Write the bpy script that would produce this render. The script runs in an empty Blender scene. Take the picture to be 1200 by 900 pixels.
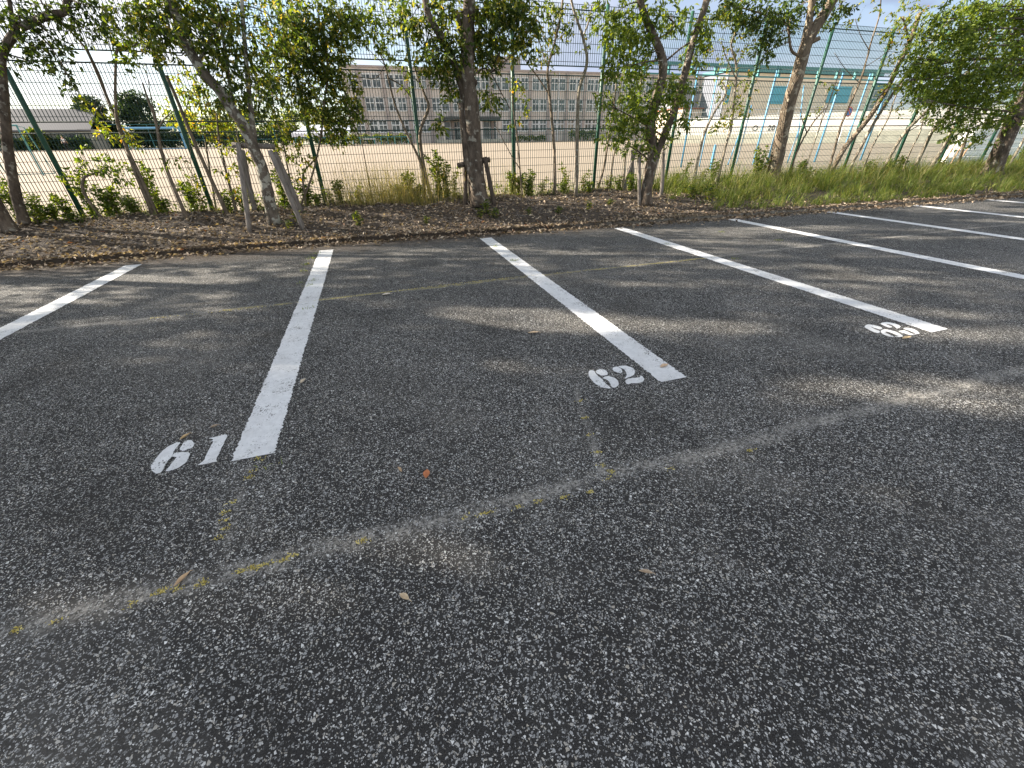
import bpy, bmesh, math, random
import numpy as np
from mathutils import Vector, Matrix
random.seed(7); rng = np.random.default_rng(11)
SC = bpy.context.scene; COL = SC.collection

# ------------------------------------------------------------------ camera
F = 466.78; H = 1.357
CR = np.array((0.95222278, -0.30497518, -0.01618394))
CU = np.array((0.17090719, 0.488207, 0.85582981))
CF = np.array((0.25310573, 0.81770659, -0.51700428))
C0 = np.array((0, 0, H))
cam = bpy.data.cameras.new('camera'); co = bpy.data.objects.new('camera', cam); COL.objects.link(co)
cam.sensor_width = 36; cam.lens = F / 1200 * 36; cam.clip_start = 0.05; cam.clip_end = 3000
m = Matrix.Identity(4)
for i in range(3):
    m[i][0] = CR[i]; m[i][1] = CU[i]; m[i][2] = -CF[i]; m[i][3] = C0[i]
co.matrix_world = m; SC.camera = co

def ray(px, py): return CF + (px - 600) / F * CR - (py - 450) / F * CU
def atY(px, py, Y):
    d = ray(px, py); return C0 + d * (Y / d[1])
def gnd(px, py, z=0.0):
    d = ray(px, py); return C0 + d * ((z - H) / d[2])
def depth(P): return float((np.asarray(P) - C0) @ CF)
def fz(y): return 0.2 + (y - 10) * 0.0185                       # sports ground height
KX = [-60, -1, 2, 5, 9, 14, 25, 60]; KY = [7.38, 7.38, 7.14, 6.95, 6.82, 6.74, 6.6, 6.2]
def kerb_y(x): return np.interp(x, KX, KY)
def bed_z(x, y):
    k = kerb_y(x) + 0.13
    t = np.clip((y - k) / (9.3 - k), 0, 1); t2 = np.clip((y - 9.9) / 0.8, 0, 1)
    z = 0.045 + 0.29 * (t * t * (3 - 2 * t)) ** 0.8 - 0.26 * t2
    return z + t * (1 - t2) * (0.03 * np.sin(x * 2.1 + y * 3) + 0.02 * np.sin(x * 5.3 - y * 2.2 + 1) + 0.012 * np.sin(x * 11 + y * 9))
def bed_hit(px, py, ymax=9.55):
    d = ray(px, py); t = 4.0
    while t < 60:
        P = C0 + d * t
        if P[1] > 6.5 and P[2] < bed_z(P[0], P[1]): break
        t += 0.02
    if P[1] > ymax: P = atY(px, py, ymax)
    P = P.copy(); P[2] = float(bed_z(P[0], P[1])) - 0.01
    return P

# ------------------------------------------------------------------ helpers
def tag(o, label=None, cat=None, group=None, kind=None):
    if label: o['label'] = label
    if cat: o['category'] = cat
    if group: o['group'] = group
    if kind: o['kind'] = kind
    return o
def empty(name, loc, label, cat, group=None):
    o = bpy.data.objects.new(name, None); COL.objects.link(o); o.location = [float(v) for v in loc]; o.empty_display_size = .2
    return tag(o, label, cat, group)
class MB:
    def __init__(s): s.v = []; s.f = []
    def add(s, vs, fs):
        n = len(s.v); s.v += [tuple(float(c) for c in p) for p in vs]; s.f += [tuple(n + i for i in f) for f in fs]; return s
    def box(s, c, size, M=None, taper=1.0):
        x, y, z = [k / 2 for k in size]; vs = []
        for dz in (-1, 1):
            k = taper if dz > 0 else 1
            for dx, dy in ((-1, -1), (1, -1), (1, 1), (-1, 1)):
                p = Vector((dx * x * k, dy * y * k, dz * z))
                if M is not None: p = M @ p
                vs.append((p.x + c[0], p.y + c[1], p.z + c[2]))
        return s.add(vs, [(3, 2, 1, 0), (4, 5, 6, 7), (0, 1, 5, 4), (1, 2, 6, 5), (2, 3, 7, 6), (3, 0, 4, 7)])
    def tube(s, pts, rad, n=8, cap=True, rough=0.0):
        pts = [Vector([float(c) for c in p]) for p in pts]
        if not hasattr(rad, '__len__'): rad = [rad] * len(pts)
        up = None; vs = []
        for i, p in enumerate(pts):
            t = (pts[min(i + 1, len(pts) - 1)] - pts[max(i - 1, 0)]).normalized()
            if up is None: up = t.orthogonal().normalized()
            up = (up - t * up.dot(t)).normalized(); b = t.cross(up)
            for k in range(n):
                a = 2 * math.pi * k / n; r = rad[i] * (1 + rough * random.uniform(-1, 1))
                vs.append(p + (up * math.cos(a) + b * math.sin(a)) * r)
        fs = [(i * n + k, i * n + (k + 1) % n, (i + 1) * n + (k + 1) % n, (i + 1) * n + k) for i in range(len(pts) - 1) for k in range(n)]
        if cap: fs += [tuple(range(n - 1, -1, -1)), tuple((len(pts) - 1) * n + k for k in range(n))]
        return s.add(vs, fs)
    def build(s, name, mat, parent=None, smooth=False, loc=None):
        me = bpy.data.meshes.new(name)
        v = s.v
        o0 = np.zeros(3)
        if parent is not None:
            p = parent
            while p is not None: o0 = o0 + np.array(p.location); p = p.parent
        elif loc is not None: o0 = np.array(loc, float)
        v = [(a[0] - o0[0], a[1] - o0[1], a[2] - o0[2]) for a in v]
        me.from_pydata(v, [], s.f); me.materials.append(mat)
        if smooth: me.polygons.foreach_set('use_smooth', [True] * len(me.polygons))
        o = bpy.data.objects.new(name, me); COL.objects.link(o)
        if parent is not None: o.parent = parent
        elif loc is not None: o.location = [float(c) for c in loc]
        return o
def smooth_path(pts, k=4):
    P = [np.array(p, float) for p in pts]
    if len(P) < 3: return P
    Q = [2 * P[0] - P[1]] + P + [2 * P[-1] - P[-2]]; out = []
    for i in range(1, len(Q) - 2):
        a, b, c, d = Q[i - 1:i + 3]
        for j in range(k):
            t = j / k
            out.append(0.5 * (2 * b + (c - a) * t + (2 * a - 5 * b + 4 * c - d) * t * t + (3 * b - a - 3 * c + d) * t ** 3))
    out.append(P[-1]); return out

def fast_mesh(name, verts, tris, mat, parent=None, loc=None):
    """numpy verts (n,3) and tris (m,3)"""
    o0 = np.zeros(3); p = parent
    while p is not None: o0 = o0 + np.array(p.location); p = p.parent
    if parent is None and loc is not None: o0 = np.array(loc, float)
    me = bpy.data.meshes.new(name); n, mm = len(verts), len(tris)
    me.vertices.add(n); me.vertices.foreach_set('co', (verts - o0).astype(np.float32).ravel())
    k = tris.shape[1]
    me.loops.add(mm * k); me.loops.foreach_set('vertex_index', tris.astype(np.int32).ravel())
    me.polygons.add(mm); me.polygons.foreach_set('loop_start', np.arange(0, mm * k, k, dtype=np.int32))
    me.update(calc_edges=True); me.materials.append(mat)
    o = bpy.data.objects.new(name, me); COL.objects.link(o)
    if parent is not None: o.parent = parent
    elif loc is not None: o.location = [float(c) for c in loc]
    return o
def unit(a): return a / np.maximum(np.linalg.norm(a, axis=-1, keepdims=True), 1e-9)
def leaf_geo(P, D, L, W, fold=0.25, curl=0.15):
    """folded, pointed leaves: base points P, directions D, lengths L, widths W -> verts, tris"""
    n = len(P); D = unit(D); N = unit(rng.normal(size=(n, 3)) + np.array((0, 0, .7)))
    S = unit(np.cross(D, N)); N = np.cross(S, D)
    L = np.broadcast_to(L, n)[:, None]; W = np.broadcast_to(W, n)[:, None]
    mid = P + D * L * .45
    V = np.stack([P, mid + S * W * .5 + N * W * fold, mid + D * L * .03 - N * W * .05, mid - S * W * .5 + N * W * fold, P + D * L - N * L * curl], 1)
    i = np.arange(n)[:, None] * 5
    T = np.concatenate([i + np.array([[0, 1, 2]]), i + np.array([[0, 2, 3]]), i + np.array([[1, 4, 2]]), i + np.array([[2, 4, 3]])], 0)
    return V.reshape(-1, 3), T
def merge(parts):
    Vs, Ts, o = [], [], 0
    for v, t in parts: Vs.append(v); Ts.append(t + o); o += len(v)
    return np.concatenate(Vs), np.concatenate(Ts)

# ------------------------------------------------------------------ materials
def new_mat(name):
    mt = bpy.data.materials.new(name); mt.use_nodes = True; nt = mt.node_tree
    return mt, nt, nt.nodes['Principled BSDF'], nt.nodes.new, nt.links.new
def ramp(nt, stops, fac=None, interp='LINEAR'):
    r = nt.nodes.new('ShaderNodeValToRGB'); e = r.color_ramp.elements; r.color_ramp.interpolation = interp
    while len(e) < len(stops): e.new(0.5)
    for k, (p, c) in enumerate(stops):
        e[k].position = p; e[k].color = (c, c, c, 1) if not hasattr(c, '__len__') else (*c, 1)
    if fac is not None: nt.links.new(fac, r.inputs[0])
    return r.outputs[0]
def math_n(nt, op, a, b=None, c=None):
    n = nt.nodes.new('ShaderNodeMath'); n.operation = op
    for k, x in enumerate((a, b, c)):
        if x is None: continue
        if isinstance(x, (int, float)): n.inputs[k].default_value = x
        else: nt.links.new(x, n.inputs[k])
    return n.outputs[0]
def mix(nt, fac, a, b, blend='MIX'):
    n = nt.nodes.new('ShaderNodeMix'); n.data_type = 'RGBA'; n.blend_type = blend
    for idx, x in ((0, fac), (6, a), (7, b)):
        if isinstance(x, (int, float)): n.inputs[idx].default_value = x
        elif isinstance(x, tuple): n.inputs[idx].default_value = (*x, 1)
        else: nt.links.new(x, n.inputs[idx])
    return n.outputs[2]
def noise(nt, scale, detail=3, rough=.55, vec=None, dim='3D', out=0):
    n = nt.nodes.new('ShaderNodeTexNoise'); n.noise_dimensions = dim
    n.inputs['Scale'].default_value = scale; n.inputs['Detail'].default_value = detail; n.inputs['Roughness'].default_value = rough
    if vec is not None: nt.links.new(vec, n.inputs['Vector'])
    return n.outputs[out]
def coords(nt, which='Object', scale=None):
    t = nt.nodes.new('ShaderNodeTexCoord').outputs[which]
    if scale:
        mp = nt.nodes.new('ShaderNodeMapping'); mp.inputs['Scale'].default_value = scale; nt.links.new(t, mp.inputs[0]); t = mp.outputs[0]
    return t
def bump(nt, h, strength, dist, bsdf):
    b = nt.nodes.new('ShaderNodeBump'); b.inputs['Strength'].default_value = strength; b.inputs['Distance'].default_value = dist
    nt.links.new(h, b.inputs['Height']); nt.links.new(b.outputs[0], bsdf.inputs['Normal'])
def rough_mat(name, c1, c2, scale=6, rough=.8, bump_s=0.0, bscale=40, spec=.3, metallic=0, stretch=None):
    mt, nt, b, N, L = new_mat(name); v = coords(nt, 'Object', stretch)
    f = noise(nt, scale, 4, .6, v)
    L(ramp(nt, [(.3, c1), (.7, c2)], f), b.inputs['Base Color'])
    b.inputs['Roughness'].default_value = rough; b.inputs['Specular IOR Level'].default_value = spec; b.inputs['Metallic'].default_value = metallic
    if bump_s: bump(nt, noise(nt, bscale, 4, .6, v), bump_s, .02, b)
    return mt
def leaf_mat(name, stops, trans=.45, rough=.5, island=True):
    mt, nt, b, N, L = new_mat(name)
    g = N('ShaderNodeNewGeometry')
    col = ramp(nt, stops, g.outputs['Random Per Island'])
    L(col, b.inputs['Base Color']); b.inputs['Roughness'].default_value = rough; b.inputs['Specular IOR Level'].default_value = .35
    tr = N('ShaderNodeBsdfTranslucent'); L(mix(nt, 1.0, col, (2.0, 1.75, .6), 'MULTIPLY'), tr.inputs[0])
    ms = N('ShaderNodeMixShader'); ms.inputs[0].default_value = trans
    L(b.outputs[0], ms.inputs[1]); L(tr.outputs[0], ms.inputs[2]); L(ms.outputs[0], nt.nodes['Material Output'].inputs[0])
    return mt

def asphalt_color(nt, v, stones=1.0):
    """returns colour socket, stone height socket; v is metres"""
    N, L = nt.nodes.new, nt.links.new
    dist = noise(nt, 90, 1, .5, v, '3D', 1)
    vm = N('ShaderNodeVectorMath'); vm.operation = 'MULTIPLY_ADD'; L(dist, vm.inputs[0]); vm.inputs[1].default_value = (.006, .006, 0); L(v, vm.inputs[2])
    dv = vm.outputs[0]
    masks, cols, hts = [], [], []
    dens = math_n(nt, 'ADD', ramp(nt, [(.32, .72), (.68, 1.2)], noise(nt, 2.3, 5, .65, v)), 0.05)
    for sc, thr, edge, shift in ((92, .12, .17, 0), (140, .24, .16, 3.3), (225, .26, .13, 7.7)):
        mp = N('ShaderNodeMapping'); mp.inputs['Location'].default_value = (shift, shift * .7, 0); L(dv, mp.inputs[0])
        v1 = N('ShaderNodeTexVoronoi'); v1.voronoi_dimensions = '2D'; v1.inputs['Scale'].default_value = sc; L(mp.outputs[0], v1.inputs['Vector'])
        v2 = N('ShaderNodeTexVoronoi'); v2.voronoi_dimensions = '2D'; v2.feature = 'DISTANCE_TO_EDGE'; v2.inputs['Scale'].default_value = sc; L(mp.outputs[0], v2.inputs['Vector'])
        sep = N('ShaderNodeSeparateColor'); L(v1.outputs['Color'], sep.inputs[0])
        sel = math_n(nt, 'LESS_THAN', sep.outputs[0], math_n(nt, 'MULTIPLY', dens, thr))
        eth = math_n(nt, 'MULTIPLY_ADD', sep.outputs[2], .14, edge - .08)
        sm = N('ShaderNodeMapRange'); L(v2.outputs[0], sm.inputs[0]); L(eth, sm.inputs[1]); L(math_n(nt, 'ADD', eth, .07), sm.inputs[2])
        mk = math_n(nt, 'MULTIPLY', sm.outputs[0], sel)
        cols.append(ramp(nt, [(0, (.10, .10, .098)), (.3, (.23, .232, .23)), (.6, (.38, .382, .375)), (.78, (.36, .33, .28)), (.88, (.52, .52, .50)), (1, (.72, .72, .70))], sep.outputs[1]))
        masks.append(mk)
    big = noise(nt, .55, 4, .6, v); mid = noise(nt, 6, 5, .6, v)
    fine = ramp(nt, [(.32, 0.), (.68, 1.)], noise(nt, 300, 3, .65, v))
    base = mix(nt, fine, (.009, .0086, .0083), (.060, .058, .056))
    base = mix(nt, math_n(nt, 'MULTIPLY', ramp(nt, [(.42, 0.), (.75, 1.)], mid), .3), base, (.070, .069, .066))
    c = base
    for mk, cc in reversed(list(zip(masks, cols))): c = mix(nt, mk, c, cc)
    tone = math_n(nt, 'MULTIPLY_ADD', ramp(nt, [(.3, 0.), (.7, 1.)], big), .30, .85)
    cm = N('ShaderNodeMix'); cm.data_type = 'RGBA'; cm.blend_type = 'MULTIPLY'; cm.inputs[0].default_value = 1; L(c, cm.inputs[6]); L(tone, cm.inputs[7])
    h = math_n(nt, 'MAXIMUM', math_n(nt, 'MAXIMUM', masks[0], math_n(nt, 'MULTIPLY', masks[1], .7)), math_n(nt, 'MULTIPLY', masks[2], .45))
    h = math_n(nt, 'ADD', h, math_n(nt, 'MULTIPLY', fine, .5))
    return cm.outputs[2], h

def mat_asphalt():
    mt, nt, b, N, L = new_mat('asphalt'); v = coords(nt)
    c, h = asphalt_color(nt, v)
    sx = N('ShaderNodeSeparateXYZ'); L(v, sx.inputs[0]); X, Y = sx.outputs[0], sx.outputs[1]
    n1 = noise(nt, 1.3, 4, .6, v); n2 = noise(nt, 9, 4, .65, v); n3 = noise(nt, 60, 3, .6, v)
    wob = math_n(nt, 'ADD', math_n(nt, 'MULTIPLY', math_n(nt, 'SUBTRACT', n1, .5), .10), math_n(nt, 'MULTIPLY', math_n(nt, 'SUBTRACT', n2, .5), .045))
    def band(coord, pos, w, lo, hi, amp):
        d = math_n(nt, 'ABSOLUTE', math_n(nt, 'ADD', math_n(nt, 'SUBTRACT', coord, pos), wob))
        f = ramp(nt, [(0, 1.), (1, 0.)], math_n(nt, 'DIVIDE', d, w))
        return math_n(nt, 'MULTIPLY', math_n(nt, 'MULTIPLY', f, ramp(nt, [(lo, 0.), (hi, 1.)], n2)), amp)
    dust = (.36, .345, .315)
    def lim(f, lo, hi, coord):
        return math_n(nt, 'MULTIPLY', math_n(nt, 'MULTIPLY', math_n(nt, 'GREATER_THAN', coord, lo), math_n(nt, 'LESS_THAN', coord, hi)), f)
    c = mix(nt, math_n(nt, 'MULTIPLY', band(Y, 1.19, .064, .34, .58, .88), ramp(nt, [(.40, .1), (.58, 1.)], n3)), c, dust)
    c = mix(nt, band(Y, 4.42, .06, .3, .6, .5), c, dust)
    c = mix(nt, lim(band(math_n(nt, 'SUBTRACT', X, math_n(nt, 'MULTIPLY', Y, .32)), .42, .026, .40, .65, .6), 1.15, 2.05, Y), c, dust)
    c = mix(nt, lim(band(X, -.80, .03, .45, .7, .5), 1.15, 1.95, Y), c, dust)
    # the crack lines themselves
    c = mix(nt, band(Y, 1.19, .006, .45, .6, .5), c, (.03, .028, .022))
    c = mix(nt, lim(band(Y, 4.42, .03, .38, .55, .85), -1.6, 4.3, X), c, (.26, .22, .06))
    c = mix(nt, math_n(nt, 'MULTIPLY', ramp(nt, [(.50, 0.), (.70, 1.)], noise(nt, .75, 6, .68, v)), .30), c, (.20, .19, .172))
    c = mix(nt, math_n(nt, 'MULTIPLY', ramp(nt, [(.55, 0.), (.68, 1.)], noise(nt, 1.7, 4, .55, coords(nt, 'Object', (1, .6, 1)))), .35), c, (.022, .021, .02))
    # dusty, worn patches and reddish dirt near the kerb
    c = mix(nt, math_n(nt, 'MULTIPLY', ramp(nt, [(.56, 0.), (.78, 1.)], noise(nt, 1.1, 5, .62, v)), .28), c, (.17, .155, .135))
    kd = N('ShaderNodeMapRange'); L(math_n(nt, 'ADD', Y, math_n(nt, 'MULTIPLY', n2, .5)), kd.inputs[0]); kd.inputs[1].default_value = 6.75; kd.inputs[2].default_value = 7.5
    c = mix(nt, math_n(nt, 'MULTIPLY', kd.outputs[0], .7), c, (.10, .075, .055))
    L(c, b.inputs['Base Color']); b.inputs['Roughness'].default_value = .85; b.inputs['Specular IOR Level'].default_value = .12
    bump(nt, h, .55, .004, b)
    return mt
def mat_paint():
    mt, nt, b, N, L = new_mat('white_paint'); v = coords(nt)
    c, h = asphalt_color(nt, v)
    a = noise(nt, 110, 3, .6, v); w = noise(nt, 7, 4, .6, v); s2 = noise(nt, 24, 3, .6, v)
    chip = ramp(nt, [(.405, 1.), (.44, 0.)], math_n(nt, 'ADD', math_n(nt, 'MULTIPLY', a, .62), math_n(nt, 'MULTIPLY', w, .42)))
    white = mix(nt, ramp(nt, [(.35, 0.), (.7, 1.)], s2), (.70, .71, .72), (.82, .83, .84))
    white = mix(nt, math_n(nt, 'MULTIPLY', ramp(nt, [(.46, 0.), (.72, 1.)], noise(nt, 2.2, 5, .7, v)), .35), white, (.42, .41, .40))
    hole = ramp(nt, [(.60, 0.), (.72, 1.)], noise(nt, 190, 2, .5, v))
    white = mix(nt, math_n(nt, 'MULTIPLY', hole, .35), white, (.45, .45, .45))
    L(mix(nt, chip, white, c), b.inputs['Base Color']); b.inputs['Roughness'].default_value = .65
    bump(nt, math_n(nt, 'ADD', math_n(nt, 'MULTIPLY', h, .8), a), .9, .005, b)
    return mt
M_ASPH = mat_asphalt(); M_PAINT = mat_paint()
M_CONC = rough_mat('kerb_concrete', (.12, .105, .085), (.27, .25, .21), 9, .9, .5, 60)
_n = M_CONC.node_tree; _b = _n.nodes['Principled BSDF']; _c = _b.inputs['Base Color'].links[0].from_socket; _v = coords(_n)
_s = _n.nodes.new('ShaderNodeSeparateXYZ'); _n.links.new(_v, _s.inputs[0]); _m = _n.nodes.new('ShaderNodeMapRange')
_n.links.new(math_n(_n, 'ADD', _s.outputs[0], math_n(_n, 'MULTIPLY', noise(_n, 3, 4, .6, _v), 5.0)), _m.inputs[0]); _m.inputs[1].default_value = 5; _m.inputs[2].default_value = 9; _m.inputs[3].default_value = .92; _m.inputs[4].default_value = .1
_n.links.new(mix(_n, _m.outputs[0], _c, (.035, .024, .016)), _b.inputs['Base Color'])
def mat_bed():
    mt, nt, b, N, L = new_mat('bed_soil'); v = coords(nt)
    f = noise(nt, 14, 6, .7, v); f2 = noise(nt, 70, 4, .7, v)
    c = mix(nt, f, (.028, .021, .015), (.105, .08, .06)); c = mix(nt, ramp(nt, [(.55, 0.), (.75, .8)], f2), c, (.17, .125, .085))
    L(c, b.inputs['Base Color']); b.inputs['Roughness'].default_value = .95; bump(nt, f2, .8, .03, b); return mt
M_BED = mat_bed()
def mat_field():
    mt, nt, b, N, L = new_mat('sandy_ground'); v = coords(nt)
    f = noise(nt, .12, 5, .6, v); f2 = noise(nt, 3, 5, .7, v)
    c = mix(nt, f, (.215, .172, .122), (.285, .23, .168)); c = mix(nt, math_n(nt, 'MULTIPLY', f2, .5), c, (.17, .133, .093))
    L(c, b.inputs['Base Color']); b.inputs['Roughness'].default_value = .95; return mt
M_FIELD = mat_field()
M_TERRAIN = rough_mat('terrain_grass', (.05, .07, .03), (.12, .12, .06), .2, .95)
M_GREENP = rough_mat('green_post_paint', (.014, .068, .046), (.024, .095, .063), 3, .5, 0, spec=.5)
M_WIRE = rough_mat('green_wire', (.010, .035, .036), (.016, .05, .048), 3, .6, spec=.2)
M_BLUEP = rough_mat('blue_paint', (.09, .25, .42), (.13, .31, .48), 3, .5)
M_TEALP = rough_mat('teal_paint', (.06, .20, .21), (.09, .26, .27), 3, .5)
M_STAKE = rough_mat('weathered_wood', (.13, .11, .095), (.30, .27, .24), 7, .9, .6, 40, stretch=(6, 6, .7))
M_STAKED = rough_mat('dark_wood', (.045, .034, .026), (.14, .11, .085), 7, .9, .6, 40, stretch=(6, 6, .7))
M_ROPE = rough_mat('tie_rope', (.02, .016, .012), (.07, .055, .04), 30, .95, .5, 90)
def bark(name, dark, midc, lichen, amt, sc=9):
    mt, nt, b, N, L = new_mat(name); v = coords(nt, 'Object', (1, 1, .45))
    f = noise(nt, sc, 6, .68, v); f2 = noise(nt, sc * 5, 4, .7, v); li = noise(nt, sc * .9, 5, .6, coords(nt))
    c = mix(nt, ramp(nt, [(.35, 0.), (.65, 1.)], f), dark, midc); c = mix(nt, ramp(nt, [(.45, 0.), (.8, .7)], f2), c, tuple(x * .45 for x in midc))
    c = mix(nt, ramp(nt, [(amt, 0.), (amt + .05, .85)], li), c, lichen)
    L(c, b.inputs['Base Color']); b.inputs['Roughness'].default_value = .92; b.inputs['Specular IOR Level'].default_value = .2
    bump(nt, math_n(nt, 'ADD', f, math_n(nt, 'MULTIPLY', f2, .6)), .9, .025, b); return mt
M_BARK_G = bark('grey_lichen_bark', (.06, .048, .038), (.20, .17, .135), (.40, .39, .33), .50)
M_BARK_D = bark('dark_bark', (.045, .034, .026), (.175, .14, .108), (.32, .30, .25), .58)
M_BARK_T = bark('tan_bark', (.09, .068, .05), (.22, .175, .125), (.33, .29, .22), .56)
M_SAP = bark('sapling_bark', (.10, .08, .058), (.26, .21, .155), (.34, .30, .24), .62, 16)
M_SAPP = bark('pale_sapling_bark', (.16, .13, .10), (.36, .32, .25), (.42, .40, .33), .56, 16)
G_DARK = [(0, (.020, .040, .012)), (.4, (.035, .065, .016)), (.8, (.06, .10, .02)), (1, (.11, .14, .03))]
G_MID = [(0, (.022, .042, .010)), (.4, (.050, .088, .016)), (.75, (.11, .155, .026)), (.95, (.24, .25, .05)), (1, (.32, .24, .06))]
G_YEL = [(0, (.06, .10, .015)), (.45, (.11, .16, .022)), (.85, (.20, .23, .035)), (.95, (.34, .28, .04)), (1, (.42, .22, .04))]
G_LIT = [(0, (.040, .075, .014)), (.5, (.09, .145, .024)), (1, (.20, .25, .045))]
M_LDARK = leaf_mat('dark_leaves', G_DARK); M_LMID = leaf_mat('mid_leaves', G_MID); M_LYEL = leaf_mat('yellow_green_leaves', G_YEL, .5); M_LLIT = leaf_mat('fresh_leaves', G_LIT, .5)
M_GRASS = leaf_mat('grass_blades', [(0, (.07, .115, .024)), (.45, (.13, .185, .04)), (.8, (.22, .265, .07)), (1, (.40, .35, .18))], .4, .6)
M_STRAW = leaf_mat('dry_grass', [(0, (.16, .17, .06)), (.6, (.27, .25, .11)), (1, (.40, .33, .18))], .4, .6)
M_LITTER = leaf_mat('dead_leaves', [(0, (.045, .032, .022)), (.3, (.12, .09, .066)), (.55, (.255, .195, .14)), (.8, (.42, .335, .245)), (.95, (.56, .47, .36)), (1, (.22, .09, .04))], .1, .8)  # real leaf colours; the pale share also stands in for sun flecks
M_MOSS = leaf_mat('moss', [(0, (.32, .27, .08)), (.5, (.50, .44, .15)), (1, (.64, .57, .26))], .2, .8)
M_CONIF = leaf_mat('conifer_leaves', [(0, (.012, .030, .012)), (.6, (.03, .058, .02)), (1, (.05, .085, .028))], .2)
def flat(name, c, rough=.7, spec=.3, v=.08, scale=2.0):
    return rough_mat(name, tuple(k * (1 - v) for k in c), tuple(min(1, k * (1 + v)) for k in c), scale, rough, 0, spec=spec)
M_SCHOOL = flat('school_wall', (.50, .445, .395), .85); M_PIL = flat('school_pilaster', (.33, .285, .26), .85)
M_SASH = flat('white_sash', (.62, .63, .62), .5); M_DARKM = flat('dark_canopy', (.045, .045, .045), .6)
def glass_mat():
    mt, nt, b, N, L = new_mat('window_glass'); v = coords(nt)
    L(ramp(nt, [(.35, (.025, .035, .04)), (.55, (.07, .09, .095)), (.7, (.24, .27, .27))], noise(nt, .9, 2, .5, v)), b.inputs['Base Color'])
    b.inputs['Roughness'].default_value = .12; b.inputs['Specular IOR Level'].default_value = .6; return mt
M_GLASS = glass_mat()
M_GYM = flat('gym_wall', (.86, .73, .55), .85); M_CYAN = flat('cyan_shutter', (.10, .42, .55), .6); M_ROOFG = flat('grey_roof', (.26, .26, .27), .7)  # hall wall tan is raised and yellowed so its shaded front looks sunlit
M_WHITE = flat('white_concrete', (.84, .83, .80), .8); M_WHITEL = rough_mat('weathered_white_wall', (.40, .385, .36), (.58, .565, .53), .6, .85); M_GREYC = flat('grey_concrete', (.34, .33, .27), .9, v=.2)
M_ENDW = flat('blue_grey_wall', (.16, .17, .20), .8); M_TRIM = flat('orange_trim', (.42, .15, .08), .7); M_BEIGE = flat('beige_wall', (.55, .47, .36), .85); M_RED = flat('red_paint', (.60, .06, .04), .5); M_SIGNB = flat('sign_blue', (.04, .12, .45), .5)
M_TENT = flat('tent_canvas', (.70, .71, .78), .8); M_BLACK = flat('black_paint', (.02, .02, .02), .6)
M_LITTERW = flat('white_plastic', (.75, .75, .74), .5)

# ------------------------------------------------------------------ world and sun
SUN_EL = math.radians(25.5); SX, SY = -.90, .436            # horizontal direction towards the sun
SD = np.array((SX * math.cos(SUN_EL), SY * math.cos(SUN_EL), math.sin(SUN_EL))); SD /= np.linalg.norm(SD)
w = bpy.data.worlds.new('World'); SC.world = w; w.use_nodes = True; nt = w.node_tree
bg = nt.nodes['Background']; N, L = nt.nodes.new, nt.links.new
sky = N('ShaderNodeTexSky'); sky.sky_type = 'NISHITA'; sky.sun_disc = False
sky.sun_elevation = SUN_EL; sky.sun_rotation = math.atan2(SX, SY); sky.air_density = 1.0; sky.dust_density = .7
tc = N('ShaderNodeTexCoord').outputs['Generated']
sp = N('ShaderNodeSeparateXYZ'); L(tc, sp.inputs[0])
zz = math_n(nt, 'ADD', math_n(nt, 'MAXIMUM', sp.outputs[2], 0), .16)
cb = N('ShaderNodeCombineXYZ'); L(math_n(nt, 'DIVIDE', sp.outputs[0], zz), cb.inputs[0]); L(math_n(nt, 'DIVIDE', sp.outputs[1], zz), cb.inputs[1]); cb.inputs[2].default_value = .37
cl = noise(nt, .95, 8, .58, cb.outputs[0]); cl2 = noise(nt, .6, 5, .55, cb.outputs[0])
dt = N('ShaderNodeVectorMath'); dt.operation = 'DOT_PRODUCT'; L(tc, dt.inputs[0]); dt.inputs[1].default_value = tuple(SD)
near = ramp(nt, [(.0, 0.), (.95, 1.)], dt.outputs['Value'])
mask = ramp(nt, [(.42, 0.), (.58, 1.)], math_n(nt, 'ADD', math_n(nt, 'ADD', cl, math_n(nt, 'MULTIPLY', near, -.05)), math_n(nt, 'MULTIPLY', sp.outputs[2], .12)))
cloud = mix(nt, ramp(nt, [(.40, 0.), (.62, 1.)], cl2), (3.4, 3.6, 4.3), (5.6, 5.7, 5.9))
rd = N('ShaderNodeVectorMath'); rd.operation = 'DOT_PRODUCT'; L(tc, rd.inputs[0]); rd.inputs[1].default_value = (.86, .5, 0)
right = ramp(nt, [(.30, 0.), (.8, .92)], rd.outputs['Value'])
mask = math_n(nt, 'MAXIMUM', mask, math_n(nt, 'MULTIPLY', right, ramp(nt, [(.30, .35), (.6, 1.)], cl2)))
cloud = mix(nt, right, cloud, mix(nt, ramp(nt, [(.40, 0.), (.62, 1.)], cl2), (1.7, 2.1, 3.1), (3.2, 3.6, 4.5)))
cloud = mix(nt, near, cloud, (6.2, 6.3, 6.4))
L(mix(nt, mask, sky.outputs[0], cloud), bg.inputs[0]); bg.inputs[1].default_value = .056
sl = bpy.data.lights.new('sun', 'SUN'); sl.energy = 5.0; sl.angle = math.radians(.53); sl.color = (1, .90, .76)
so = bpy.data.objects.new('sun', sl); COL.objects.link(so); so.rotation_euler = Vector((-SD[0], -SD[1], -SD[2])).to_track_quat('-Z', 'Y').to_euler(); so.location = (-30, 20, 30)
SC.view_settings.view_transform = 'Standard'; SC.view_settings.look = 'None'; SC.view_settings.exposure = 2.06; SC.view_settings.gamma = 1

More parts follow.
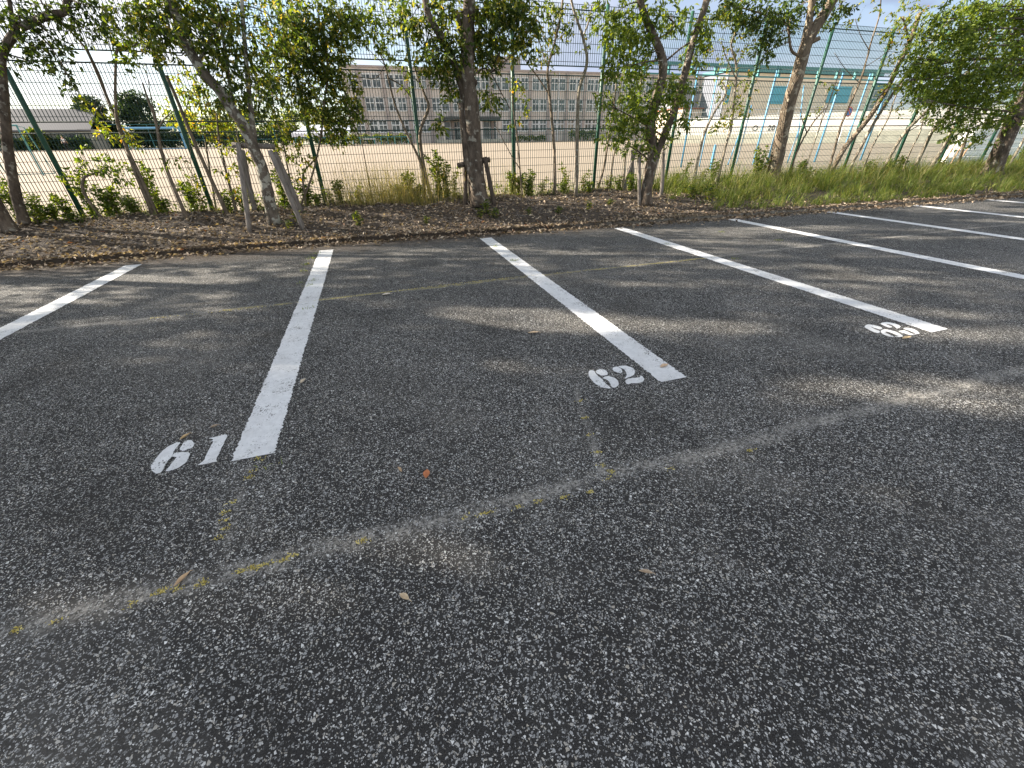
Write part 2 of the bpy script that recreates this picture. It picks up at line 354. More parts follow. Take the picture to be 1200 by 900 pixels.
# ------------------------------------------------------------------ ground
def sheet(name, xs, ys, zf, mat):
    V = [(x, y, zf(x, y)) for y in ys for x in xs]; n = len(xs)
    Fs = [(j * n + i, j * n + i + 1, (j + 1) * n + i + 1, (j + 1) * n + i) for j in range(len(ys) - 1) for i in range(n - 1)]
    return tag(MB().add(V, Fs).build(name, mat, smooth=True), kind='structure')
sheet('terrain', [-900, -200, 0, 200, 900], [-900, -40, 10, 110, 1200], lambda x, y: -.08 if y <= 10 else (fz(110) - .08 if y == 110 else fz(110) + 2), M_TERRAIN)
xs = list(np.arange(-40, 46, 1.0))
V = []; Fs = []
for x in xs: V += [(x, -25, 0), (x, float(kerb_y(x)) + .02, 0)]
for i in range(len(xs) - 1): Fs.append((2 * i, 2 * i + 2, 2 * i + 3, 2 * i + 1))
tag(MB().add(V, Fs).build('parking_lot', M_ASPH), kind='structure')
sheet('sports_ground', list(np.linspace(-150, 170, 9)), [10.3, 30, 60, 91.5], lambda x, y: fz(y), M_FIELD)
bx = np.concatenate([np.arange(-40, -10, .5), np.arange(-10, 16, .09), np.arange(16, 46, .5)])
V = []; Fs = []; nb = 34
for x in bx:
    k0 = float(kerb_y(x)) + .10
    for j in range(nb):
        y = k0 + (10.9 - k0) * j / (nb - 1); V.append((x, y, float(bed_z(x, y)) + random.uniform(-.008, .008)))
for i in range(len(bx) - 1):
    for j in range(nb - 1): Fs.append((i * nb + j, (i + 1) * nb + j, (i + 1) * nb + j + 1, i * nb + j + 1))
tag(MB().add(V, Fs).build('planting_bed', M_BED, smooth=True), kind='structure')
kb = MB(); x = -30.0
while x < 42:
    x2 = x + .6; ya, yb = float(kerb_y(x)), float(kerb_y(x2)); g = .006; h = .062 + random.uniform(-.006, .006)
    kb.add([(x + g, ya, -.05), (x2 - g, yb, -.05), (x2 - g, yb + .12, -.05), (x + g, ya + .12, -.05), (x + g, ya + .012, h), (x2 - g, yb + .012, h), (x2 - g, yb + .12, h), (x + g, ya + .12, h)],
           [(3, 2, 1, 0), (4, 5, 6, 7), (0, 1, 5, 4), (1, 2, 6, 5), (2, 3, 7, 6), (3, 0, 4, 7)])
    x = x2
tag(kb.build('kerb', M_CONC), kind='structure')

# ------------------------------------------------------------------ painted lines and numbers
XB, YK, SLK, LL = -.81, 6.86, -.0197, 4.97
LINE_LABELS = {-1: 'white painted bay line at the left edge of the picture, cut off by the frame', 0: 'white painted bay line with the number 61 at its near end',
    1: 'white painted bay line with the number 62 at its near end', 2: 'white painted bay line with the number 63 at its near end',
    3: 'white painted bay line next to the right of the one ending at number 63', 4: 'second white painted bay line to the right of the one ending at number 63',
    5: 'second white painted bay line from the far right end of the parking row', 6: 'farthest white painted bay line at the upper right of the parking lot'}
for i in range(-1, 7):
    x0 = XB + 2.5 * i; y1 = YK + SLK * 2.5 * i; y0 = y1 - LL; n = 420; L_, R_ = [], []
    for k in range(n + 1):
        y = y0 + (y1 - y0) * k / n
        L_.append((x0 - .10 + random.uniform(-.0065, .0065), y)); R_.append((x0 + .10 + random.uniform(-.0065, .0065), y))
    V = [(a[0], a[1], .004) for a in L_] + [(a[0], a[1], .004) for a in R_]
    o = MB().add(V, [(k, n + 1 + k, n + 2 + k, k + 1) for k in range(n)]).build('parking_line', M_PAINT)
    tag(o, LINE_LABELS[i], 'parking line', 'white lines between the parking bays')
def refine(poly, k=3):
    P = [np.array(p, float) for p in poly]; n = len(P); out = []
    for i in range(n):
        a, b, c, d = P[i - 1], P[i], P[(i + 1) % n], P[(i + 2) % n]
        for j in range(k):
            t = j / k; out.append(0.5 * (2 * b + (c - a) * t + (2 * a - 5 * b + 4 * c - d) * t * t + (3 * b - a - 3 * c + d) * t ** 3))
    return out
NUMS = [('61', 160, 490, 6.667, [[[(340,188),(300,195),(240,225),(180,280),(130,345),(112,380),(125,415),(160,432),(195,420),(215,385),(235,345),(270,305),(290,260),(320,220)],
    [(380,180),(420,172),(447,190),(445,220),(410,240),(365,255),(340,248),(345,225)],
    [(410,270),(408,310),(380,350),(330,385),(270,408),(228,415),(250,385),(285,340),(310,305),(275,300),(300,275),(350,265)]],
    [[(705,128),(690,180),(655,250),(625,320),(628,338),(570,350),(480,368),(500,350),(525,330),(550,275),(580,215),(600,182),(575,182),(600,165),(565,158),(620,145)]]]),
  ('62', 670, 410, 8.571, [[[(195,205),(225,210),(240,235),(270,265),(310,300),(345,340),(385,375),(380,388),(320,380),(260,355),(210,315),(180,275),(167,235),(175,212)],
    [(250,205),(290,195),(340,205),(360,235),(345,255),(300,258),(270,245),(245,225)],
    [(315,285),(345,265),(400,270),(450,295),(472,330),(465,360),(430,378),(400,370),(385,335),(355,300)]],
    [[(415,180),(450,168),(490,185),(508,215),(490,235),(450,225),(415,205)],
    [(470,165),(530,158),(590,172),(625,195),(635,230),(615,255),(570,275),(535,288),(550,255),(545,225),(525,195),(490,180)],
    [(540,305),(590,285),(640,280),(680,275),(690,258),(715,270),(727,300),(710,320),(660,335),(600,335),(570,347),(545,335)]]]),
  ('63', 990, 350, 8.571, [[[(205,270),(240,258),(290,265),(350,280),(375,295),(350,308),(310,298),(262,283),(300,305),(352,326),(340,345),(290,335),(235,308),(200,287)],
    [(362,330),(385,310),(440,312),(520,335),(580,370),(562,385),(500,382),(530,374),(470,345),(420,330),(410,338),(440,356),(490,378),(470,385),(410,368),(370,348)]],
    [[(360,250),(400,235),(450,238),(510,252),(560,275),(550,292),(520,298),(500,280),(450,258),(420,260),(470,278),(465,292),(430,285),(385,268)],
    [(545,330),(590,318),(625,328),(680,352),(712,352),(660,325),(590,300),(620,292),(690,305),(740,335),(745,350),(700,360),(650,364),(600,348)]]])]
for txt, ox, oy, k, digits in NUMS:
    cen = gnd(ox + np.mean([p[0] for dg in digits for pc in dg for p in pc]) / k, oy + np.mean([p[1] for dg in digits for pc in dg for p in pc]) / k, .004)
    root = empty('bay_number', (cen[0], cen[1], 0), 'white stencilled number %s painted on the asphalt beside its bay line' % txt, 'painted number', 'stencilled numbers of the parking bays')
    for dg in digits:
        mb = MB()
        for pc in dg:
            P = [gnd(ox + q[0] / k, oy + q[1] / k, .004) for q in refine(pc, 4)]
            P = [(q[0] + random.uniform(-.002, .002), q[1] + random.uniform(-.002, .002), .004) for q in P]
            a2 = sum(P[i][0] * P[(i + 1) % len(P)][1] - P[(i + 1) % len(P)][0] * P[i][1] for i in range(len(P)))
            if a2 < 0: P = P[::-1]
            mb.add(P, [tuple(range(len(P)))])
        o = mb.build('digit', M_PAINT, root)
        bm = bmesh.new(); bm.from_mesh(o.data); bmesh.ops.triangulate(bm, faces=bm.faces); bm.to_mesh(o.data); bm.free()

# ------------------------------------------------------------------ mesh fence
FY = 9.7; FX0, FX1 = -17.3, 40.
fence = empty('mesh_fence', (0, FY, .3), 'tall green welded wire mesh fence on round posts between planting bed and sports ground', 'fence')
px_list = [-5.02 + 2.04 * k for k in range(-6, 23)]
px_list = [x for x in px_list if FX0 <= x <= FX1 + .1]
for x in px_list:
    MB().tube([(x, FY, .05), (x, FY, 3.72)], .038, 10).add([(x, FY, 3.735)] + [(x + .038 * math.cos(a * .785), FY + .038 * math.sin(a * .785), 3.715) for a in range(8)], [(0, 1 + a, 1 + (a + 1) % 8) for a in range(8)]).build('fence_post', M_GREENP, fence, True)
RY = FY + .055
for z in (3.62, 2.73, 2.57, 1.78, 1.62, .52):
    MB().tube([(FX0, RY, z), (FX1, RY, z)], .011 if z > .6 else .006, 6).build('rail', M_WIRE, fence, True)
def mesh_panel(z0, z1):
    ws = .0033; vs = []; fs = []
    mb = MB()
    xs = np.arange(FX0, FX1, .051)
    for x in xs: # square wires
        ws = .0041
        mb.add([(x - ws, RY - ws, z0), (x + ws, RY - ws, z0), (x + ws, RY + ws, z0), (x - ws, RY + ws, z0), (x - ws, RY - ws, z1), (x + ws, RY - ws, z1), (x + ws, RY + ws, z1), (x - ws, RY + ws, z1)],
               [(0, 1, 5, 4), (1, 2, 6, 5), (2, 3, 7, 6), (3, 0, 4, 7)])
    z = z0 + .07; ws = .0033
    while z < z1:
        r = ws * 1.15; y = RY - 2.2 * ws
        mb.add([(FX0, y - r, z - r), (FX0, y + r, z - r), (FX0, y + r, z + r), (FX0, y - r, z + r), (FX1, y - r, z - r), (FX1, y + r, z - r), (FX1, y + r, z + r), (FX1, y - r, z + r)],
               [(0, 1, 5, 4), (1, 2, 6, 5), (2, 3, 7, 6), (3, 0, 4, 7)])
        z += .15
    mb.build('wire_mesh', M_WIRE, fence)
mesh_panel(.40, 1.62); mesh_panel(1.78, 2.57); mesh_panel(2.73, 3.70)

# ------------------------------------------------------------------ tree helpers
WSC = [1.0]
def px2m(w, P): return .5 * w / F * depth(P) * .78 * WSC[0]
def stem(px, Yoff=0.0, jit=.05, ymax=9.5, base=None, up=None):
    """picture polyline of a stem -> 3D polyline at the depth of its foot"""
    B = bed_hit(*px[0], ymax) if base is None else np.array(base)
    Y = B[1]; pts = [B]; y = Y
    for q in px[1:]:
        y += random.uniform(-jit, jit); y = min(y, FY - .09) if ymax < FY else y
        pts.append(atY(q[0], q[1], y + Yoff))
    if up is not None:
        d = pts[-1] - pts[-2]; d = d / np.linalg.norm(d)
        for k in range(up): pts.append(pts[-1] + (d * .55 + np.array((random.uniform(-.2, .2), random.uniform(-.2, .2), .35))))
    return pts
def trunk_mesh(mb, pts, r0, r1, n=10, flare=0.0, rough=.05, k=4):
    P = smooth_path(pts, k); m_ = len(P)
    R = [r0 + (r1 - r0) * i / (m_ - 1) for i in range(m_)]
    if flare:
        for i in range(m_):
            hgt = P[i][2] - P[0][2]; R[i] *= 1 + flare * math.exp(-hgt / .12)
    mb.tube(P, R, n, True, rough); return P
# light gaps: ground places the sun reaches between the crowns (the holes in the canopy along those rays)
GAPS = [(1.2, 3.15, 1.0, .30), (2.3, 2.6, .9, .20), (3.15, 1.15, 1.0, .24), (2.9, 3.6, .7, .12), (.05, 1.05, .4, .07), (-2.6, 5.9, .8, .18), (-.2, 6.75, 1.1, .10), (2.6, 5.2, .7, .08), (6.2, 4.4, 1.2, .12), (8.2, 4.2, 1.2, .14), (4.2, 1.75, .7, .14),
        (-.6, 1.0, .35, .10), (5.2, 3.0, .9, .13), (4.2, 6.6, 1.4, .10), (1.0, 2.2, .4, .07)]
GD = np.array((-SX, -SY)); GD /= np.linalg.norm(GD); GN = np.array((-GD[1], GD[0]))
def keep_mask(P):
    t = P[:, 2] / SD[2]; G = P[:, :2] - SD[None, :2] * t[:, None]
    kill = np.zeros(len(P), bool)
    for gx, gy, a, b in GAPS:
        q = G - np.array((gx, gy)); e = (q @ GD / a) ** 2 + (q @ GN / b) ** 2
        kill |= (rng.random(len(P)) < np.clip(1.7 - e, 0, .97))
    return ~(kill & (P[:, 2] > 1.0))
def cluster(c, r, n, size=.10, droop=.5):
    """sprigs of leaves inside an ellipsoid of radii r"""
    ns = max(2, n // 7)
    s = rng.normal(size=(ns, 3)); s = unit(s) * rng.random((ns, 1)) ** .45
    sp = c + s * np.array(r); d = unit(s * np.array((1, 1, .6)) + rng.normal(size=(ns, 3)) * .5 + np.array((0, 0, -droop)))
    P, D = [], []
    for k in range(7):
        P.append(sp + d * (k * .022 * size / .1) + rng.normal(size=(ns, 3)) * .012)
        D.append(unit(d * .7 + rng.normal(size=(ns, 3)) * .75 + np.array((0, 0, -droop * .6))))
    P = np.concatenate(P); D = np.concatenate(D); kp = keep_mask(P); P, D = P[kp], D[kp]
    Ls = size * rng.uniform(.65, 1.25, len(P)); return leaf_geo(P, D, Ls, Ls * rng.uniform(.36, .5, len(P)))
def px_clusters(lst, Y, dens=1.0, size=.10, thick=.8):
    out = []; cs = []
    for q in lst:
        x, y, rx, ry = q[:4]; yy = Y + random.uniform(-.25, .25) * thick
        c = atY(x, y, yy); dp = depth(c) / F
        n = int(dens * math.pi * rx * ry / 3.6)
        r = (rx * dp, .28 * thick + .25 * rx * dp, ry * dp * 1.15)
        out.append(cluster(c, r, n, size)); cs.append(c)
    return out, cs
def twigs(mb, path, cs, r=.012, start=.35):
    """limbs from a stem path to the middle of its leaf clusters"""
    P = [np.array(p) for p in path]; lo = int(len(P) * start)
    for c in cs:
        cand = P[lo:]; below = [p for p in cand if p[2] < c[2] + .25] or cand
        a = min(below, key=lambda p: np.linalg.norm(p - c)); mid_ = (a + c) / 2 + rng.normal(size=3) * .06 + np.array((0, 0, .05))
        Lg = np.linalg.norm(c - a); rr = min(r * 2.2, r * (.6 + Lg * .5))
        mb.tube(smooth_path([a, mid_, c], 3), [rr, rr * .85, rr * .8, rr * .65, rr * .55, rr * .45, rr * .3][:len(smooth_path([a, mid_, c], 3))], 5)
        for _ in range(2):
            e = c + rng.normal(size=3) * .16; mb.tube([c * .6 + mid_ * .4, (c + e) / 2 + rng.normal(size=3) * .02, e], [rr * .45, rr * .3, .002], 4)
def big_crown(mb, top, R, n, lean=(0, 0), size=.15, zmin=3.1):
    """crown above the stem top: limbs and leaf sprigs filling an uneven ellipsoid"""
    parts = []; top = np.array(top); c = top + np.array((lean[0], lean[1], R * .75))
    nb_ = 9; per = n // nb_
    for k in range(nb_):
        a = 2 * math.pi * k / nb_ + random.uniform(-.3, .3); e = random.uniform(-.25, .9); rr = R * random.uniform(.55, .85)
        d = np.array((math.cos(a) * math.cos(e), math.sin(a) * math.cos(e), math.sin(e) * .9)) * rr
        if k == 0: d = np.array((0, 0, R * .3))
        t = c + d; t[2] = max(t[2], zmin + .3)
        mb.tube(smooth_path([top, (top + t) / 2 + np.array((0, 0, -.1)) + rng.normal(size=3) * .15, t], 4), [.06, .055, .05, .045, .04, .035, .028, .02, .012], 6)
        v, tr = cluster(t, (R * .52, R * .52, R * .42), per, size, .3)
        if True:
            vv = v.reshape(-1, 5, 3); kp = vv[:, 0, 2] > zmin - .3; vv = vv[kp]; nn = len(vv)
            i = np.arange(nn)[:, None] * 5
            tr = np.concatenate([i + np.array([[0, 1, 2]]), i + np.array([[0, 2, 3]]), i + np.array([[1, 4, 2]]), i + np.array([[2, 4, 3]])], 0); v = vv.reshape(-1, 3)
        parts.append((v, tr))
    return parts
def tree(name, label, cat, px, w0, w1, mat, lmat, clusters=(), extra=(), crown=None, group=None, dens=1.0, size=.10, flare=.25, up=None, ymax=9.5, rough=.05, n=12, jit=.03, Yc=None, tw=.014, stubs=(), base=None):
    pts = stem(px, 0, jit, ymax, base, up); B = pts[0]
    root = empty(name, B, label, cat, group); mb = MB()
    P = trunk_mesh(mb, pts, px2m(w0, pts[1]), px2m(w1, pts[-1 if up is None else -1 - up]), n, flare, rough)
    paths = list(P)
    for ex in extra:  # (polyline, w0, w1)
        q = [atY(a[0], a[1], B[1] + random.uniform(-.04, .04)) for a in ex[0]]
        s0 = min(paths, key=lambda p: np.linalg.norm(p - q[0])); q[0] = q[0] * .3 + s0 * .7
        paths += trunk_mesh(mb, q, px2m(ex[1], q[0]), px2m(ex[2], q[-1]), 8, 0, rough)
    for (x0, y0, x1, y1, wpx) in stubs:
        a, b = atY(x0, y0, B[1]), atY(x1, y1, B[1] - .06); mb.tube([a, (a + b) / 2, b], [px2m(wpx, a), px2m(wpx * .9, a), px2m(wpx * .85, a)], 8, True, .1)
    parts = []
    if clusters:
        parts, cs = px_clusters(clusters, (Yc or B[1]), dens, size); twigs(mb, paths, cs, tw)
    if crown: parts += big_crown(mb, pts[-1] if len(crown) < 4 else crown[3], crown[0], crown[1], crown[2] if len(crown) > 2 else (0, 0))
    mb.build('trunk', mat, root, True)
    if parts: v, t = merge(parts); fast_mesh('crown', v, t, lmat, root)
    return root, P

def supports(name, label, stakes, bars, mat, w=7):
    """stakes: (x0,y0,x1,y1[,dy]) picture lines foot -> head"""
    ps = []
    for s in stakes:
        B = bed_hit(s[0], s[1], 9.4); T = atY(s[2], s[3], B[1] + (s[4] if len(s) > 4 else 0)); ps.append((B, T))
    root = empty(name, ps[0][0], label, 'tree support', 'wooden stakes holding up the planted trees')
    for B, T in ps:
        r = px2m(w, B); MB().tube(smooth_path([B - np.array((0, 0, .05)), B * .5 + T * .5 + rng.normal(size=3) * .008, T], 3), [r * 1.05, r, r, r, r * .97, r * .95, r * .9], 8, True, .07).build('stake', mat, root, True)
    for b in bars:
        Y = np.mean([p[1][1] for p in ps]) - .06; a, e = atY(b[0], b[1], Y), atY(b[2], b[3], Y)
        MB().tube([a, (a + e) / 2, e], [px2m(w * 1.05, a)] * 3, 8, True, .06).build('crossbar', mat, root, True)
        MB().tube([a * .8 + e * .2 - np.array((0, .05, .03)), a * .8 + e * .2 - np.array((0, .055, -.03))], px2m(w, a) * .7, 6).build('rope_tie', M_ROPE, root, True)
    return root

# ------------------------------------------------------------------ the planted trees
tree('planted_tree', 'leaning lichen spotted tree propped by pale splayed stakes', 'tree',
     [(322,262),(315,233),(308,200),(297,173),(283,143),(270,127),(258,107),(240,87),(223,60),(207,20),(197,-8)], 17, 11, M_BARK_G, M_LMID,
     clusters=[(150,15,30,18),(182,32,28,20),(215,20,30,25),(240,48,32,26),(265,15,33,22),(290,60,30,30),(300,104,26,22),(262,75,22,22),(328,25,32,25),(272,122,18,18),(160,45,20,12),(195,5,30,12),(235,5,30,14),(305,130,16,14),(250,100,14,12),(190,60,12,10)],
     extra=[([(300,178),(294,130),(290,90),(286,40),(283,-5)], 8, 5), ([(275,132),(268,90),(262,50),(258,10)], 6, 3), ([(232,72),(250,40),(268,10)], 5, 3), ([(205,18),(180,20),(150,15)], 5, 2)],
     crown=(2.5, 8000, (-.6, .2)), up=2, size=.085, dens=.72, stubs=[(262,112,252,98,11)])
tree('planted_tree', 'stout forked tree with a sawn branch hole, tied to short dark stakes', 'tree',
     [(563,241),(560,217),(555,167),(553,127),(548,93),(548,50),(549,20),(550,-8)], 25, 13, M_BARK_D, M_LMID,
     clusters=[(565,15,25,20),(558,58,13,18),(575,42,20,20),(592,12,18,18),(528,55,18,20),(518,80,16,18),(533,104,11,10),(506,74,13,13),(612,18,22,22),(618,46,16,12),(577,72,11,11),(572,118,12,12),(514,143,8,9),(480,25,14,14),(525,12,22,12),(502,40,10,16),(600,60,9,9)],
     extra=[([(547,135),(541,100),(534,80),(527,62),(515,40),(503,20),(497,-8)], 12, 10), ([(552,220),(547,190),(543,150),(540,120)], 9, 8), ([(547,60),(540,38),(537,15)], 8, 6), ([(553,95),(570,80),(588,110),(598,128)], 2.5, 1.2), ([(530,105),(545,140),(560,165)], 1.5, 1)],
     crown=(2.6, 8000, (.2, 0)), up=2, dens=1.4, flare=.3, rough=.06, n=14, stubs=[(547,92,541,84,15),(556,98,552,94,12)])
tree('planted_tree', 'leafy two stemmed tree with low foliage clump and several thin stakes at its foot', 'tree',
     [(757,240),(758,220),(761,200),(765,180),(762,150),(768,120),(777,85),(774,62),(766,43),(756,20),(748,-8)], 17, 7, M_BARK_D, M_LLIT,
     clusters=[(715,20,18,20),(727,50,22,22),(740,28,22,22),(755,55,18,20),(722,80,15,13),(745,85,13,13),(770,10,18,12),(790,20,16,16),(760,125,30,20),(782,110,18,16),(745,150,20,16),(765,160,23,13),(738,120,13,18),(722,150,13,16),(800,140,12,13),(795,110,16,13),(815,60,11,16),(825,42,13,17),(803,92,12,12),(708,120,9,11),(711,160,8,8),(757,178,14,7),(735,170,10,8)],
     extra=[([(766,190),(778,160),(790,128),(800,95),(808,65),(815,40),(826,8),(830,-10)], 11, 9), ([(767,45),(784,38),(790,28),(780,18)], 3, 2), ([(790,68),(800,55),(812,48)], 3, 2)],
     crown=(2.2, 8000, (0, 0)), up=2, size=.09, dens=1.2)
tree('planted_tree', 'tan barked tree rising from tall green grass, forked near the top', 'tree',
     [(903,215),(910,187),(918,150),(928,110),(937,80),(943,57),(952,38),(965,18),(980,-8)], 19, 12, M_BARK_T, M_LDARK,
     clusters=[(885,15,25,16),(905,25,20,15),(868,10,20,13),(920,28,14,11),(900,48,15,11),(893,63,10,10),(985,10,12,9),(975,20,9,9),(845,5,18,9),(935,8,18,10),(958,4,18,8)],
     extra=[([(938,72),(944,45),(949,20),(953,-8)], 11, 9), ([(935,68),(928,60),(925,45),(924,30)], 4, 3)],
     crown=(2.5, 8000, (.3, 0)), up=2, dens=1.5, stubs=[(948,50,960,45,7)])
tree('planted_tree', 'dark trunked tree with a dense low hanging crown at the right edge', 'tree',
     [(1160,204),(1167,190),(1176,168),(1190,138),(1203,112),(1216,80),(1232,40),(1245,0)], 22, 14, M_BARK_D, M_LLIT,
     clusters=[(1090,75,28,22),(1110,100,28,20),(1140,90,28,26),(1170,80,28,26),(1130,120,26,20),(1105,140,20,11),(1160,118,26,20),(1190,50,24,26),(1150,40,24,20),(1185,18,24,18),(1120,60,26,18),(1090,110,18,18),(1140,150,20,12),(1120,158,12,6),(1175,135,15,10),(1080,92,15,15),(1198,90,18,22),(1215,60,22,22),(1150,15,22,12),(1068,75,12,12),(1195,120,12,10),(1100,22,18,14),(1125,35,18,12),(1080,48,13,11),(1170,8,20,10),(1140,6,18,9),(1198,20,16,18),(1075,115,9,7),(1062,95,8,8),(1150,165,10,7),(1185,145,10,9)],
     crown=(2.6, 8000, (-.3, 0)), up=2, dens=1.8, flare=.5)
tree('planted_tree', 'slim tree at the left edge whose branch bends right across the top corner', 'tree',
     [(29,262),(22,240),(17,220),(10,180),(7,150),(4,110),(1,75),(5,58),(20,36),(38,26),(60,17),(75,14),(79,0),(82,-10)], 13, 7, M_BARK_D, M_LDARK,
     clusters=[(25,30,14,9),(60,45,12,9),(18,18,20,15),(45,48,16,10),(68,68,15,9),(85,98,9,7),(95,25,18,13),(55,15,20,10),(8,75,10,10),(120,38,16,11),(40,62,9,7),(20,50,12,8),(75,85,9,7),(102,8,18,9),(130,12,14,10)],
     extra=[([(20,36),(14,18),(10,-6)], 6, 5), ([(60,17),(50,5),(45,-8)], 3, 2)], crown=(2.4, 8000, (-.3, 0)), up=2, dens=.8, size=.085)
tree('planted_tree', 'dark trunk leaning out of the picture at the lower left of the planting bed', 'tree',
     [(12,271),(5,258),(-6,238),(-20,212),(-45,160),(-70,110)], 18, 14, M_BARK_D, M_LDARK, crown=(2.5, 8000, (-.4, 0)), up=4, flare=.3)

supports('tree_support', 'pale weathered stakes with a crossbar propping the leaning lichen spotted tree', [(292,272,279,168),(356,268,316,176),(297,244,284,176,-.1),(354,249,322,178,-.1)], [(272,170,322,172)], M_STAKE, 7)
supports('tree_support', 'short dark stakes and crossbar tied to the stout forked tree', [(545,240,545,184),(552,238,551,190),(580,240,568,184),(560,239,556,192)], [(536,194,574,187)], M_STAKED, 6.5)
supports('tree_support', 'slender crossing stakes around the leafy two stemmed tree', [(750,241,749,170),(731,219,747,172),(775,230,777,170),(764,207,774,170),(741,222,741,176)], [(745,176,778,174)], M_STAKE, 5)

# trees further along the same row, left of the picture, whose crowns shade the lot
for k, (x, y) in enumerate([(-8.7, 8.7), (-11.2, 8.3), (-13.8, 8.8), (-16.4, 8.4), (-19.2, 8.7), (-22.0, 8.5)]):
    z = float(bed_z(x, y)); q = 1.4 if k >= 2 else 1.0; pts = [np.array((x, y, z - .02)), np.array((x + .06, y + .05, 1.2 * q)), np.array((x - .05, y, 2.4 * q)), np.array((x + .05, y - .1, 3.6 * q)), np.array((x, y - .15, 4.6 * q))]
    root = empty('planted_tree', pts[0], 'broad leafy tree of the row, standing beyond the left edge of the picture', 'tree', 'row trees beyond the left edge'); mb = MB()
    trunk_mesh(mb, pts, .13, .08, 10, .3)
    parts = big_crown(mb, pts[3], 2.8 if k < 2 else 3.3, 9000 if k < 2 else 13000, (0, -.2), .16, 1.6) + [cluster(np.array((x + random.uniform(-.8, .8), y + random.uniform(-.5, .4), zz)), (1.1, .8, .6), 380, .12) for zz in (1.8, 2.3, 2.8, 3.4)]
    mb.build('trunk', M_BARK_D, root, True); v, t = merge(parts); fast_mesh('crown', v, t, M_LMID, root)

# ------------------------------------------------------------------ saplings by the fence
GS = 'thin saplings growing along the fence'
def sap(label, px, w0, w1, cl=(), extra=(), lm=None, mat=None, up=None, dens=.8, ymax=9.5, name='sapling', size=.085, Yc=None, cat='sapling'):
    WSC[0] = .74; o = tree(name, label, cat, px, w0, w1, mat or M_SAP, lm or M_LLIT, cl, extra, None, GS, dens, size, .15, up, ymax, .04, 7, .05, Yc, .006); WSC[0] = 1.0
    return o
sap('pale thin sapling with a kinked stem just left of the second green post', [(220,257),(208,230),(195,197),(187,167),(182,140),(174,118),(167,97)], 8, 3, [(205,190,8,7),(160,75,14,8)], [([(183,145),(178,120),(174,96)], 3, 1.5), ([(185,155),(192,140),(206,128)], 3, 1.5)])
sap('forked grey sapling leaning far left, left of the pale kinked sapling', [(178,248),(157,197),(140,147),(128,120),(108,72),(95,50),(64,18)], 8, 3, [(150,160,12,9),(110,125,12,9),(125,150,14,9)], [([(128,120),(118,90),(104,60),(96,38)], 2.5, 1.5)], M_LYEL)
sap('grey sapling whose top hooks to the right near the second green post', [(184,251),(166,210),(143,160),(136,130),(136,70),(142,56),(165,51)], 7, 3, [(140,45,16,9),(165,48,14,8)], [([(137,80),(128,50),(122,20)], 2, 1)], M_LMID)
sap('straight bare sapling crossing the second green post, sawn off at the top', [(267,252),(245,205),(225,160),(208,118),(195,88)], 8, 6, [(225,215,8,6)], [([(214,135),(221,118),(224,112)], 2, 1)])
sap('short pale sapling between second green post and the stake', [(277,250),(272,228),(266,205),(257,165),(254,132)], 6, 3, [(268,200,9,12),(262,175,9,10),(275,225,9,9)], (), M_LYEL)
sap('crooked sapling close right of the fourth green post', [(506,234),(497,197),(492,157),(502,127),(498,112),(490,92),(485,76)], 8, 3, [(482,75,12,9),(480,98,9,7),(490,60,10,8)], [([(495,180),(512,200),(524,214)], 2, 1)], M_LYEL)
sap('slender sapling slanting left across the fourth green post', [(497,230),(493,193),(477,157),(463,123),(453,83),(447,67),(437,47)], 6, 2, [(420,30,18,18),(434,15,18,14),(445,45,15,15),(456,60,13,10),(470,10,16,12),(408,50,9,8),(400,20,14,16),(455,25,13,10)], [([(455,90),(470,100),(480,112)], 3, 1.5), ([(450,75),(436,62),(428,52)], 1.5, 1), ([(450,80),(440,92),(420,90)], 1.5, 1)], M_LLIT, dens=.9)
sap('spindly brown sapling behind the short stakes beside the fifth green post', [(612,231),(610,207),(606,160),(602,133),(600,108)], 4, 2, [(605,100,12,10),(612,125,10,9),(603,140,6,6)], [([(609,200),(598,180),(585,155),(577,142)], 2, 1)], M_LYEL)
sap('twin topped sapling with a smooth pale stem right of the fifth green post', [(650,228),(650,187),(647,143),(643,103),(642,80),(650,50),(657,18),(660,-8)], 6, 3.5, [(640,20,17,17),(655,38,13,15),(641,63,9,12),(626,72,9,7),(652,8,16,9)], [([(644,110),(630,90),(617,73),(608,53)], 3, 1.5), ([(642,78),(634,55),(628,40)], 2.5, 1.5)], M_LMID, up=1)
sap('smooth sapling with an S shaped stem standing between fifth and sixth green posts', [(675,230),(676,187),(677,133),(679,103),(688,73),(683,43),(675,20),(668,-8)], 8, 4, [(685,12,16,10),(672,30,9,9),(690,56,6,7)], [([(683,45),(690,25),(694,5)], 4, 2)], M_LMID, M_SAPP, up=1)
sap('leaning sapling close right of the sixth green post', [(700,221),(708,195),(715,150),(720,120),(723,88)], 5, 3, [(722,110,9,10),(712,135,8,9),(718,82,8,8)], (), M_LLIT)
sap('pale sapling among leaves left of the two stemmed tree', [(731,218),(733,180),(743,143),(750,110),(752,80)], 6, 4, [(735,140,10,10),(745,115,10,10)], (), M_LLIT, M_SAPP)
sap('bent sapling with a hooked tip right of the two stemmed tree', [(813,214),(818,185),(826,155),(838,130),(849,113),(850,104),(846,97)], 6, 3, [(845,142,9,9),(832,150,7,7)], (), M_LYEL, M_SAPP)
sap('leafy topped sapling before the cyan shutters of the tan hall', [(842,208),(850,173),(857,147),(861,110),(863,77),(857,53),(864,33),(868,8)], 6, 3, [(835,25,13,12),(860,15,16,12),(850,112,8,8),(871,45,12,12),(862,66,13,10),(851,90,10,10),(862,128,17,10),(871,106,11,8),(845,145,8,8),(880,92,9,8),(838,60,8,10)], [([(862,90),(850,65),(845,48)], 2.5, 1.5), ([(863,75),(875,55),(880,40)], 2, 1)], M_LYEL, M_SAPP, dens=.85)
